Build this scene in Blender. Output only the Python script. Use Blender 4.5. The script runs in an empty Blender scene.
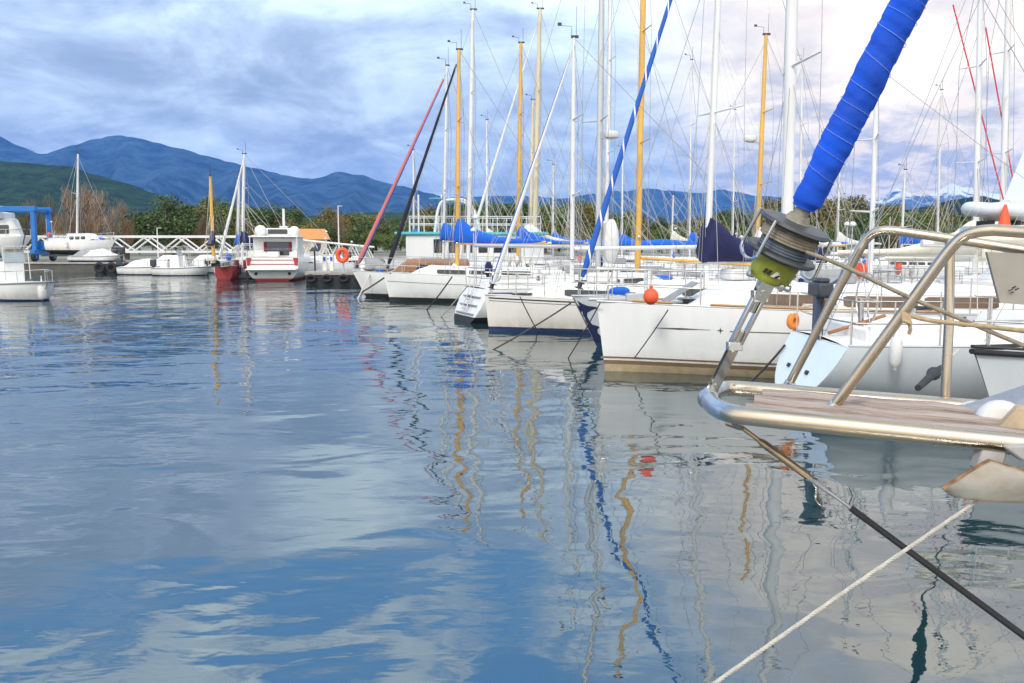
import bpy, math, random
from mathutils import Vector, Matrix, noise
R = math.radians
rnd = random.Random(7)
sc = bpy.context.scene
col = sc.collection

# ------------------------------------------------------------------ camera
FP, CX, CY, HZ, EYE = 850.0, 512.0, 341.5, 245.0, 2.2
PITCH = math.atan((CY - HZ) / FP)
CP, SP = math.cos(PITCH), math.sin(PITCH)

def ray(px, py):
    u = -(py - CY) / FP
    return Vector(((px - CX) / FP, CP + u * SP, -SP + u * CP))

def at(px, py, Y):
    d = ray(px, py)
    return Vector((0, 0, EYE)) + d * (Y / d.y)

def gr(px, py, z=0.0):
    d = ray(px, py)
    return Vector((0, 0, EYE)) + d * ((z - EYE) / d.z)

cam = bpy.data.cameras.new('camera')
cam.sensor_width = 36.0
cam.lens = FP * 36 / 1024
cam.clip_start = 0.05
cam.clip_end = 60000
cam_o = bpy.data.objects.new('camera', cam)
cam_o.location = (0, 0, EYE)
cam_o.rotation_euler = (math.pi / 2 - PITCH, 0, 0)
col.objects.link(cam_o)
sc.camera = cam_o

# ------------------------------------------------------------------ mesh builder
class MB:
    def __init__(self):
        self.v, self.f, self.m, self.u = [], [], [], []

    def face(self, idx, m=0, uv=None):
        self.f.append(tuple(idx)); self.m.append(m); self.u.append(uv)

    def quad(self, a, b, c, d, m=0):
        n = len(self.v); self.v += [Vector(a), Vector(b), Vector(c), Vector(d)]
        self.face((n, n + 1, n + 2, n + 3), m)

    def tube(self, pts, r, n=8, m=0, cap=True, closed=False):
        pts = [Vector(p) for p in pts]
        k = len(pts)
        rs = r if isinstance(r, (list, tuple)) else [r] * k
        base = len(self.v)
        t0 = (pts[1] - pts[0]).normalized()
        up = Vector((0, 0, 1)) if abs(t0.z) < .9 else Vector((1, 0, 0))
        a = t0.cross(up).normalized()
        ln = 0.0
        lens = []
        for i, p in enumerate(pts):
            if closed:
                t = (pts[(i + 1) % k] - pts[i - 1]).normalized()
            elif i == 0: t = t0
            elif i == k - 1: t = (pts[i] - pts[i - 1]).normalized()
            else:
                t = ((pts[i + 1] - pts[i]).normalized() + (pts[i] - pts[i - 1]).normalized())
                t = t.normalized() if t.length > 1e-6 else (pts[i + 1] - pts[i]).normalized()
            a = (a - t * a.dot(t))
            a = a.normalized() if a.length > 1e-6 else t.orthogonal().normalized()
            b = t.cross(a)
            if i: ln += (pts[i] - pts[i - 1]).length
            lens.append(ln)
            for j in range(n):
                an = 2 * math.pi * j / n
                self.v.append(p + (a * math.cos(an) + b * math.sin(an)) * rs[i])
        for i in range(k if closed else k - 1):
            i2 = (i + 1) % k
            for j in range(n):
                j2 = (j + 1) % n
                self.face((base + i * n + j, base + i * n + j2, base + i2 * n + j2, base + i2 * n + j), m,
                          ((j / n, lens[i]), ((j + 1) / n, lens[i]), ((j + 1) / n, lens[i2]), (j / n, lens[i2])))
        if cap and not closed:
            self.face([base + j for j in reversed(range(n))], m)
            self.face([base + (k - 1) * n + j for j in range(n)], m)
        return self

    def box(self, c, s, m=0, M=None):
        c = Vector(c); n = len(self.v)
        for sx in (-1, 1):
            for sy in (-1, 1):
                for sz in (-1, 1):
                    p = Vector((sx * s[0] / 2, sy * s[1] / 2, sz * s[2] / 2))
                    self.v.append(c + (M @ p if M is not None else p))
        for f in ((0, 1, 3, 2), (4, 6, 7, 5), (0, 4, 5, 1), (2, 3, 7, 6), (0, 2, 6, 4), (1, 5, 7, 3)):
            self.face([n + i for i in f], m)
        return self

    def grid(self, rows, m=0, closed=False, caps=False, mf=None):
        """rows: list of equally long lists of points"""
        n = len(self.v); w = len(rows[0])
        for r in rows: self.v += [Vector(p) for p in r]
        for i in range(len(rows) - 1):
            for j in range(w if closed else w - 1):
                j2 = (j + 1) % w
                mm = mf(i, j) if mf else m
                self.face((n + i * w + j, n + i * w + j2, n + (i + 1) * w + j2, n + (i + 1) * w + j), mm,
                          ((j / w, i), ((j + 1) / w, i), ((j + 1) / w, i + 1), (j / w, i + 1)))
        if caps:
            self.face([n + j for j in reversed(range(w))], m)
            self.face([n + (len(rows) - 1) * w + j for j in range(w)], m)
        return self

    def lathe(self, prof, origin, axis=(0, 0, 1), n=20, m=0, mf=None):
        """prof: list of (radius, height)"""
        o = Vector(origin); ax = Vector(axis).normalized()
        a = ax.orthogonal().normalized(); b = ax.cross(a)
        rows = []
        for r, h in prof:
            rows.append([o + ax * h + (a * math.cos(2 * math.pi * j / n) + b * math.sin(2 * math.pi * j / n)) * max(r, 1e-4) for j in range(n)])
        return self.grid(rows, m, closed=True, caps=True, mf=mf)

    def ball(self, c, r, n=14, m=0, s=(1, 1, 1)):
        c = Vector(c); rows = []
        k = n // 2
        for i in range(k + 1):
            th = math.pi * i / k
            rr = max(math.sin(th), 1e-3)
            rows.append([c + Vector((r * rr * math.cos(2 * math.pi * j / n) * s[0], r * rr * math.sin(2 * math.pi * j / n) * s[1], -r * math.cos(th) * s[2])) for j in range(n)])
        return self.grid(rows, m, closed=True, caps=True)

    def prism(self, outline, off, m=0):
        """closed outline of 3D points, extruded by the vector off"""
        n = len(self.v); k = len(outline); off = Vector(off)
        self.v += [Vector(p) for p in outline] + [Vector(p) + off for p in outline]
        self.face([n + i for i in reversed(range(k))], m)
        self.face([n + k + i for i in range(k)], m)
        for i in range(k):
            j = (i + 1) % k
            self.face((n + i, n + j, n + k + j, n + k + i), m)
        return self

    def build(self, name, mats, parent=None, smooth=35, bevel=0.0, loc=None, fixn=True):
        me = bpy.data.meshes.new(name)
        if loc is not None:
            loc = Vector(loc)
            me.from_pydata([tuple(p - loc) for p in self.v], [], self.f)
        else:
            me.from_pydata([tuple(p) for p in self.v], [], self.f)
        mats = mats if isinstance(mats, (list, tuple)) else [mats]
        for mm in mats: me.materials.append(mm)
        me.polygons.foreach_set('material_index', self.m)
        if any(x is not None for x in self.u):
            uv = me.uv_layers.new(name='UVMap')
            flat = []
            for f, u in zip(self.f, self.u):
                for k in range(len(f)):
                    flat += list(u[k]) if u else [0.0, 0.0]
            uv.data.foreach_set('uv', flat)
        if fixn:
            import bmesh
            bm = bmesh.new(); bm.from_mesh(me)
            bmesh.ops.recalc_face_normals(bm, faces=bm.faces)
            bm.to_mesh(me); bm.free()
        if smooth:
            me.polygons.foreach_set('use_smooth', [True] * len(me.polygons))
            me.set_sharp_from_angle(angle=R(smooth))
        me.update()
        o = bpy.data.objects.new(name, me)
        col.objects.link(o)
        if parent is not None: o.parent = parent
        if loc is not None: o.location = loc
        if bevel:
            b = o.modifiers.new('bevel', 'BEVEL'); b.width = bevel; b.segments = 2; b.limit_method = 'ANGLE'; b.angle_limit = R(40)
        return o

def tag(o, label=None, cat=None, group=None, kind=None):
    if label: o['label'] = label
    if cat: o['category'] = cat
    if group: o['group'] = group
    if kind: o['kind'] = kind
    return o

def empty(name, loc, rz, label, cat, group=None):
    o = bpy.data.objects.new(name, None)
    o.location = loc; o.rotation_euler = (0, 0, rz)
    o.empty_display_size = .3
    col.objects.link(o)
    return tag(o, label, cat, group)

def copy_tree(o, parent=None):
    c = o.copy(); col.objects.link(c)
    if parent is not None: c.parent = parent
    for ch in [x for x in kids.get(o.name, [])]:
        copy_tree(ch, c)
    return c
kids = {}
def index_kids():
    kids.clear()
    for o in sc.objects:
        if o.parent is not None: kids.setdefault(o.parent.name, []).append(o)

# ------------------------------------------------------------------ materials
MATS = {}
def nodes(name):
    m = bpy.data.materials.new(name); m.use_nodes = True
    nt = m.node_tree
    return m, nt, nt.nodes['Principled BSDF']

def mat(name, c, rough=.5, metal=0.0, var=.12, scale=3.0, bump=0.0, bscale=40.0, spec=.5, stretch=(1, 1, 1), c2=None, coat=0.0, rvar=.15, sheen=0):
    """plain surface with mottled colour, uneven gloss and optional bump"""
    if name in MATS: return MATS[name]
    m, nt, b = nodes(name)
    N, Lk = nt.nodes, nt.links
    tc = N.new('ShaderNodeTexCoord'); mp = N.new('ShaderNodeMapping'); mp.inputs['Scale'].default_value = stretch
    Lk.new(tc.outputs['Object'], mp.inputs['Vector'])
    nz = N.new('ShaderNodeTexNoise'); nz.inputs['Scale'].default_value = scale; nz.inputs['Detail'].default_value = 6; nz.inputs['Roughness'].default_value = .65
    Lk.new(mp.outputs[0], nz.inputs['Vector'])
    rp = N.new('ShaderNodeValToRGB')
    lo = [x * (1 - var) for x in c] if c2 is None else c2
    hi = [min(1, x * (1 + var * .6)) for x in c] if c2 is None else c
    rp.color_ramp.elements[0].position = .3; rp.color_ramp.elements[0].color = (*lo, 1)
    rp.color_ramp.elements[1].position = .68; rp.color_ramp.elements[1].color = (*hi, 1)
    Lk.new(nz.outputs[0], rp.inputs[0]); Lk.new(rp.outputs[0], b.inputs['Base Color'])
    mr = N.new('ShaderNodeMapRange'); mr.inputs[1].default_value = .3; mr.inputs[2].default_value = .7
    mr.inputs[3].default_value = max(.02, rough - rvar * rough); mr.inputs[4].default_value = min(1, rough + rvar * rough * 2)
    Lk.new(nz.outputs[0], mr.inputs[0]); Lk.new(mr.outputs[0], b.inputs['Roughness'])
    b.inputs['Metallic'].default_value = metal
    b.inputs['Specular IOR Level'].default_value = spec
    b.inputs['Coat Weight'].default_value = coat
    if bump:
        n2 = N.new('ShaderNodeTexNoise'); n2.inputs['Scale'].default_value = bscale; n2.inputs['Detail'].default_value = 5
        Lk.new(mp.outputs[0], n2.inputs['Vector'])
        bp = N.new('ShaderNodeBump'); bp.inputs['Strength'].default_value = 1; bp.inputs['Distance'].default_value = bump
        Lk.new(n2.outputs[0], bp.inputs['Height']); Lk.new(bp.outputs[0], b.inputs['Normal'])
    MATS[name] = m
    return m

def spiral(name, c1, c2, pitch, frac, bands=True, rough=.8, off=0.0):
    """a sail rolled round a stay: colour 2 winds round colour 1 as a spiral band"""
    if name in MATS: return MATS[name]
    m, nt, b = nodes(name); N, Lk = nt.nodes, nt.links
    uv = N.new('ShaderNodeUVMap'); uv.uv_map = 'UVMap'
    sp = N.new('ShaderNodeSeparateXYZ'); Lk.new(uv.outputs[0], sp.inputs[0])
    mul = N.new('ShaderNodeMath'); mul.operation = 'MULTIPLY'; mul.inputs[1].default_value = 1 / pitch
    Lk.new(sp.outputs[1], mul.inputs[0])
    ad = N.new('ShaderNodeMath'); ad.operation = 'ADD'; Lk.new(mul.outputs[0], ad.inputs[0]); Lk.new(sp.outputs[0], ad.inputs[1])
    fr = N.new('ShaderNodeMath'); fr.operation = 'FRACT'; ad2 = N.new('ShaderNodeMath'); ad2.inputs[1].default_value = off; Lk.new(ad.outputs[0], ad2.inputs[0]); Lk.new(ad2.outputs[0], fr.inputs[0])
    lt = N.new('ShaderNodeMath'); lt.operation = 'LESS_THAN'; lt.inputs[1].default_value = frac; Lk.new(fr.outputs[0], lt.inputs[0])
    mx = N.new('ShaderNodeMix'); mx.data_type = 'RGBA'
    mx.inputs['A'].default_value = (*c1, 1); mx.inputs['B'].default_value = (*c2, 1)
    Lk.new(lt.outputs[0], mx.inputs['Factor']); Lk.new(mx.outputs['Result'], b.inputs['Base Color'])
    b.inputs['Roughness'].default_value = rough
    MATS[name] = m
    return m

def hullmat(name, c, scum=.5):
    """gelcoat with faint run marks and a yellowish scum line above the water"""
    m, nt, b = nodes(name); N, Lk = nt.nodes, nt.links
    tc = N.new('ShaderNodeTexCoord')
    def nz(scale, st, det=6):
        mp = N.new('ShaderNodeMapping'); mp.inputs['Scale'].default_value = st; Lk.new(tc.outputs['Object'], mp.inputs[0])
        n = N.new('ShaderNodeTexNoise'); n.inputs['Scale'].default_value = scale; n.inputs['Detail'].default_value = det; n.inputs['Roughness'].default_value = .65; Lk.new(mp.outputs[0], n.inputs['Vector']); return n.outputs[0]
    def mr(v, a, b_, c_, d):
        n = N.new('ShaderNodeMapRange'); Lk.new(v, n.inputs[0])
        for i, q in ((1, a), (2, b_), (3, c_), (4, d)): n.inputs[i].default_value = q
        return n.outputs[0]
    def mix(f, a, b_):
        n = N.new('ShaderNodeMix'); n.data_type = 'RGBA'; Lk.new(f, n.inputs['Factor'])
        for s, v in (('A', a), ('B', b_)):
            if isinstance(v, tuple): n.inputs[s].default_value = (*v, 1)
            else: Lk.new(v, n.inputs[s])
        return n.outputs['Result']
    def mul(a, b_):
        n = N.new('ShaderNodeMath'); n.operation = 'MULTIPLY'; Lk.new(a, n.inputs[0]); Lk.new(b_, n.inputs[1]); return n.outputs[0]
    z = N.new('ShaderNodeSeparateXYZ'); Lk.new(tc.outputs['Object'], z.inputs[0])
    o = mix(mr(nz(2.2, (1, 1, .22)), .35, .7, 0, 1), tuple(x * .90 for x in c), c)
    o = mix(mul(mr(z.outputs[2], .42, .12, 0, scum), mr(nz(5, (1, 1, .35)), .36, .62, .1, 1)), o, (.46, .38, .25))
    o = mix(mr(nz(9, (2.2, 2.2, .10), 3), .66, .80, 0, .30), o, (.40, .35, .28))
    Lk.new(o, b.inputs['Base Color']); b.inputs['Roughness'].default_value = .26
    MATS[name] = m
    return m
WHITE = hullmat('gelcoat_white', (.82, .82, .80))
WHITE2 = mat('deck_white', (.80, .79, .76), .5, var=.07, scale=5)
CREAM = hullmat('gelcoat_cream', (.76, .73, .67))
GREYW = hullmat('gelcoat_greyish', (.64, .67, .69), .35)
PALEB = mat('pale_blue_tone', (.70, .80, .90), .35, var=.05)  # arch colour; on the transom it stands in for bluish sky light
ALU = mat('mast_white', (.72, .72, .71), .4, metal=0, var=.08, scale=4, stretch=(1, 1, .15))
ALUG = mat('mast_grey', (.52, .53, .53), .4, metal=.3, var=.1, scale=4, stretch=(1, 1, .15))
YEL = mat('mast_varnished', (.70, .40, .07), .35, var=.18, scale=5, stretch=(1, 1, .1), coat=.3)
CRM = mat('mast_cream', (.66, .56, .36), .4, var=.12, scale=5, stretch=(1, 1, .1))
WIRE = mat('rig_wire', (.32, .33, .34), .4, metal=.5, var=.2)
ROPEW = mat('rope_pale', (.62, .58, .49), .9, var=.2, scale=30, bump=.002, bscale=120)
ROPED = mat('rope_dark', (.06, .06, .065), .85, var=.3, scale=20)
STEEL = mat('stainless', (.60, .58, .54), .17, metal=1, var=.12, scale=6, rvar=.3)
STEELF = mat('stainless_rail', (.60, .48, .33), .24, metal=1, var=.22, scale=4, rvar=.4, c2=(.50, .45, .38))
NAVY = mat('navy_paint', (.012, .02, .07), .35, var=.2)
NAVYC = mat('navy_canvas', (.014, .016, .075), .9, var=.25, scale=6, bump=.01, bscale=9)
BLUEC = mat('blue_canvas', (.012, .13, .62), .85, var=.2, scale=5, bump=.012, bscale=8)
WHITEC = mat('white_canvas', (.74, .73, .70), .9, var=.1, scale=5, bump=.015, bscale=7)
BEIGEC = mat('cream_canvas', (.70, .66, .54), .9, var=.12, scale=5, bump=.012, bscale=8)
GREYC = mat('grey_canvas', (.30, .31, .32), .9, var=.15, scale=5, bump=.01, bscale=8)
TEALC = mat('turquoise_canvas', (.10, .45, .50), .8, var=.15)
BLACK = mat('black_paint', (.015, .015, .017), .45, var=.3)
AFB = mat('antifoul_blue', (.015, .04, .14), .6, var=.25, scale=6)
AFK = mat('antifoul_black', (.014, .016, .018), .6, var=.3, scale=6)
AFR = mat('antifoul_red', (.25, .025, .03), .6, var=.25, scale=6)
AFT = mat('antifoul_tan', (.42, .33, .20), .6, var=.25, scale=6)
TANS = mat('stripe_tan', (.17, .11, .06), .4, var=.2)
RED = mat('red_paint', (.36, .035, .035), .4, var=.15)
ORANGE = mat('orange_plastic', (.80, .10, .03), .5, var=.12)
ORANGEY = mat('orange_yellow_foam', (.80, .25, .04), .7, var=.15)
GLASS = mat('tinted_window', (.02, .025, .03), .06, var=.3, spec=.8)
BGLASS = mat('blue_window', (.03, .06, .16), .08, var=.3, spec=.8)
BRGLASS = mat('brown_window', (.14, .085, .05), .12, var=.3, spec=.7)
WOOD = mat('varnished_wood', (.33, .15, .06), .4, var=.3, scale=6, stretch=(.25, 2, 2))
RUBBER = mat('black_rubber', (.02, .02, .022), .75, var=.3, bump=.002, bscale=60)
DGREY = mat('dark_motor', (.035, .04, .05), .45, var=.25)
FEND = mat('fender_white', (.72, .71, .68), .5, var=.1, scale=10)
QWALL = mat('quay_wall', (.10, .095, .085), .9, var=.4, scale=1.2, bump=.02, bscale=6)
CONC = mat('concrete', (.36, .35, .32), .9, var=.25, scale=2, bump=.01, bscale=15)
BLUEP = mat('lift_blue', (.012, .16, .50), .45, var=.15, scale=2)
HAZE_D, CLOUD_S, EXPO = 5.5e-5, 1.0, 0.30
# ------------------------------------------------------------------ boats
class Hull:
    def __init__(s, L, B, Fb, Fs, D=.45, rake=.5, srake=0.0, tr=.75, full=2.0, maxp=.58, vee=1.3, kst=None):
        s.kst = kst
        s.L, s.B, s.Fb, s.Fs, s.D, s.rake, s.srake, s.tr, s.full, s.maxp, s.vee = L, B, Fb, Fs, D, rake, srake, tr, full, maxp, vee
    def sheer(s, t): return s.Fb + (s.Fs - s.Fb) * t - .05 * math.sin(math.pi * t)
    def half(s, t):
        if t < s.maxp: return max(.015, s.B / 2 * (1 - (1 - t / s.maxp) ** s.full))
        q = (t - s.maxp) / (1 - s.maxp)
        return s.B / 2 * (1 - (1 - s.tr) * q * q)
    def keel(s, t):
        k = -s.D * max(.15, math.sin(math.pi * min(1, t * .88 + .06))) ** .7
        if s.kst is not None and t > .6:
            q = (t - .6) / .4; k = k * (1 - q * q) + s.kst * q * q
        return k
    def pt(s, t, z, side=1, off=0.0):
        F, k = s.sheer(t), s.keel(t)
        q = min(1, max(0, (F - z) / (F - k)))
        n = s.vee + 1.6 * min(1, t / .4)
        y = s.half(t) * max(0, 1 - q ** n) ** (1 / n)
        x = s.L * t - s.rake + s.rake * ((s.Fb - z) / s.Fb) * (1 - t) ** 5 + s.srake * ((s.Fs - z) / s.Fs) * t ** 6
        return Vector((x, side * (y + off), z))
    def tx(s, x): return min(1, max(0, (x + s.rake) / s.L))

def build_hull(H, root, mats, bands=(.16, .08), flame=False):
    """mats: topsides, upper stripe, lower stripe, antifouling, deck"""
    N = 30
    ts = [(i / N) ** 1.35 for i in range(N + 1)]
    rows = []
    nm = 12 if flame else 6
    for t in ts:
        F = H.sheer(t)
        zs = [F, F - .045] + [F - .045 + (bands[0] - F + .045) * (i / nm) for i in range(1, nm + 1)] + [bands[1], 0.0, -.12]
        zs = zs + [H.keel(t) + (-.12 - H.keel(t)) * .4 if H.keel(t) < -.12 else -.13, min(H.keel(t), -.14)]
        zs = [max(z, H.keel(t)) for z in zs] if H.kst is not None else zs
        pr = [H.pt(t, z, -1) for z in zs]
        sb = [H.pt(t, z, 1) for z in zs]
        rows.append(pr + list(reversed(sb[:-1])))
    w = len(rows[0]); K = (w + 1) // 2
    def mf(i, j):
        k = j if j < K - 1 else w - 2 - j
        t = ts[i]
        if k < nm + 1:
            if flame:
                z = rows[i][k if j < K - 1 else w - 1 - k].z
                wv = .055 + .030 * math.sin(z * 17) + .02 * math.sin(z * 41 + 1)
                if z < .45 and t < wv * .6 + (.45 - z) * .12: return 1
                if t < .022 + .012 * math.sin(z * 23): return 1
            return 0
        if k == nm + 1: return 1
        if k == nm + 2: return 2
        return 3
    mb = MB(); mb.grid(rows, mf=mf)
    n = len(mb.v) - w
    for k in range(K - 1):
        a, b = n + k, n + k + 1
        c, d = n + w - 2 - k, n + w - 1 - k
        mb.face((a, b, c, d) if b != c else (a, b, d), 0 if k < nm + 1 else (1 if k == nm + 1 else 2 if k == nm + 2 else 3))
    hull = mb.build('hull', mats[:4], root, smooth=40)
    dk = MB(); rows = []
    for t in ts:
        F = H.sheer(t) - .012; h = H.half(t) - .004
        x = H.pt(t, F, 1).x
        rows.append([(x, h * q, F + .05 * (1 - q * q) * min(1, h)) for q in (-1, -.6, -.2, .2, .6, 1)])
    dk.grid(rows).build('deck', mats[4], root)
    return hull

def rail_line(H, t0, t1, z, n=10, side=1, inset=.05):
    out = []
    for i in range(n + 1):
        t = t0 + (t1 - t0) * i / n
        p = H.pt(t, H.sheer(t), side)
        out.append(Vector((p.x, side * max(.02, abs(p.y) - inset), H.sheer(t) + z)))
    return out

def smoothpath(pts, it=2):
    pts = [Vector(p) for p in pts]
    for _ in range(it):
        out = [pts[0]]
        for a, b in zip(pts[:-1], pts[1:]):
            out += [a * .75 + b * .25, a * .25 + b * .75]
        out.append(pts[-1]); pts = out
    return pts

def cabin(root, H, x0, x1, w, h, mats, win=None, front=.8, name='cabin', z0=None, winh=.45, nwin=2, back=.15):
    """coachroof with sloping front, cambered roof and windows set in its sides"""
    mb = MB(); rows = []
    zb = lambda x: H.sheer(H.tx(x)) - .01 if z0 is None else z0
    def sec(x, hh, ww):
        b = zb(x)
        return [(x, -ww, b), (x, -ww * .94, b + hh * .75), (x, -ww * .80, b + hh * .97), (x, -ww * .4, b + hh * 1.06), (x, ww * .4, b + hh * 1.06), (x, ww * .80, b + hh * .97), (x, ww * .94, b + hh * .75), (x, ww, b)]
    lim = lambda x: min(w, max(.08, H.half(H.tx(x)) - .28)) if z0 is None else w
    for q, hh in ((0, .03), (.35, .55), (.75, .95), (1, 1.0)):
        x = x0 + front * q; rows.append(sec(x, h * hh, lim(x)))
    for q in (.35, .7): 
        x = x0 + front + (x1 - back - x0 - front) * q; rows.append(sec(x, h, lim(x)))
    rows.append(sec(x1 - back, h * .98, lim(x1 - back))); rows.append(sec(x1, .03, lim(x1)))
    c = mb.grid(rows, caps=True).build(name, mats, root, smooth=30)
    if win:
        xa, xb = x0 + front * 1.05, x1 - back - .15
        for side in (-1, 1):
            for i in range(nwin):
                a = xa + (xb - xa) * (i / nwin) + .06; b = xa + (xb - xa) * ((i + 1) / nwin) - .06
                wm = MB(); rr = []
                for x in (a, a + .06, b - .06, b):
                    q = .75 if x in (a, b) else 1
                    z = zb(x); ww = lim(x)
                    zc = z + h * .42
                    rr.append([(x, side * (ww * (1 - .06 * (zz - z) / (h * .75)) + o), zz) for zz, o in ((zc - h * winh * .5 * q, -.02), (zc - h * winh * .5 * q, .012), (zc + h * winh * .5 * q, .012), (zc + h * winh * .5 * q, -.02))])
                wm.grid(rr, closed=True, caps=True).build('window', win, c)
    return c

def sail_cover(root, x0, zm, length, zend, mat_, mast_h=.9, fat=.17, side=1):
    """canvas sleeve over the stowed mainsail, high at the mast and tapering aft"""
    mb = MB(); rows = []
    prof = ((-.13, .5, .75), (0, 1, 1), (.07, .90, 1), (.16, .64, .95), (.30, .44, .9), (.55, .28, .85), (.8, .22, .7), (1, .12, .4))
    for i, (q, hq, wq) in enumerate(prof):
        x = x0 + (length * q if q > 0 else q)
        zc = zm + (zend - zm) * max(q, 0)
        hh = mast_h * hq if q < .5 else max(fat * 1.4 * (1.35 - q * .7), mast_h * hq * .6)
        ww = fat * wq
        ring = []
        for k in range(12):
            an = 2 * math.pi * k / 12
            wob = 1 + .10 * math.sin(7.3 * x + 3 * an)
            ring.append((x, ww * math.cos(an) * wob, zc - .10 + hh * (.5 + .5 * math.sin(an)) * (1 if math.sin(an) > 0 else 1)))
        rows.append(ring)
    return mb.grid(rows, closed=True, caps=True).build('sail_cover', mat_, root, smooth=60)

def laid(mb, pts, r, pitch, strands=3):
    """a laid rope: strands winding round its run"""
    pts = [Vector(p) for p in pts]
    fine = []; ln = [0.0]
    for a, b in zip(pts[:-1], pts[1:]):
        k = max(1, int((b - a).length / (pitch / 8)))
        fine += [a.lerp(b, i / k) for i in range(k)]
    fine.append(pts[-1])
    for a, b in zip(fine[:-1], fine[1:]): ln.append(ln[-1] + (b - a).length)
    t = (fine[-1] - fine[0]).normalized(); u = t.orthogonal().normalized(); w = t.cross(u)
    for s in range(strands):
        path = []
        for p, l in zip(fine, ln):
            an = 2 * math.pi * (l / pitch + s / strands)
            path.append(p + (u * math.cos(an) + w * math.sin(an)) * r * .52)
        mb.tube(path, r * .56, 5)
    return mb

def rope(pts, r, m, name='mooring_rope', label='', sag=0.0, n=10, cat='rope', group=None, lay=0.0):
    pts = [Vector(p) for p in pts]
    out = []
    for a, b in zip(pts[:-1], pts[1:]):
        for i in range(n):
            q = i / n; p = a.lerp(b, q); p.z -= sag * 4 * q * (1 - q); out.append(p)
    out.append(pts[-1])
    o = (laid(MB(), out, r, lay) if lay else MB().tube(out, r, 6)).build(name, m, loc=out[0])
    return tag(o, label, cat, group)

def local(root_loc, rz, p):
    d = Vector(p) - Vector(root_loc)
    c, s = math.cos(-rz), math.sin(-rz)
    return Vector((d.x * c - d.y * s, d.x * s + d.y * c, d.z))

def world(root, p):
    rz = root.rotation_euler.z; c, s = math.cos(rz), math.sin(rz)
    return Vector(root.location) + Vector((p[0] * c - p[1] * s, p[0] * s + p[1] * c, p[2]))


def bag(root, c, s, m, name, rot=0):
    mb = MB(); rows = []
    Mr = Matrix.Rotation(rot, 3, 'Z')
    for i in range(7):
        q = i / 6 * 2 - 1; k = max(.12, (1 - abs(q) ** 3)) * (1 + rnd.uniform(-.12, .12))
        rows.append([Vector(c) + Mr @ Vector((q * s[0] / 2, k * s[1] / 2 * math.cos(a * math.pi / 5), s[2] / 2 + k * s[2] / 2 * math.sin(a * math.pi / 5))) for a in range(10)])
    return mb.grid(rows, closed=True, caps=True).build(name, m, root, smooth=70)

def coil(root, c, r, m):
    mb = MB(); pts = []
    for i in range(30):
        a = i * .63; rr = r * (1 + .12 * math.sin(i * 1.7)); pts.append(Vector(c) + Vector((rr * math.cos(a), rr * math.sin(a) * .8, .012 + .0022 * i)))
    return mb.tube(pts, .014, 5).build('rope_coil', m, root)

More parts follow.
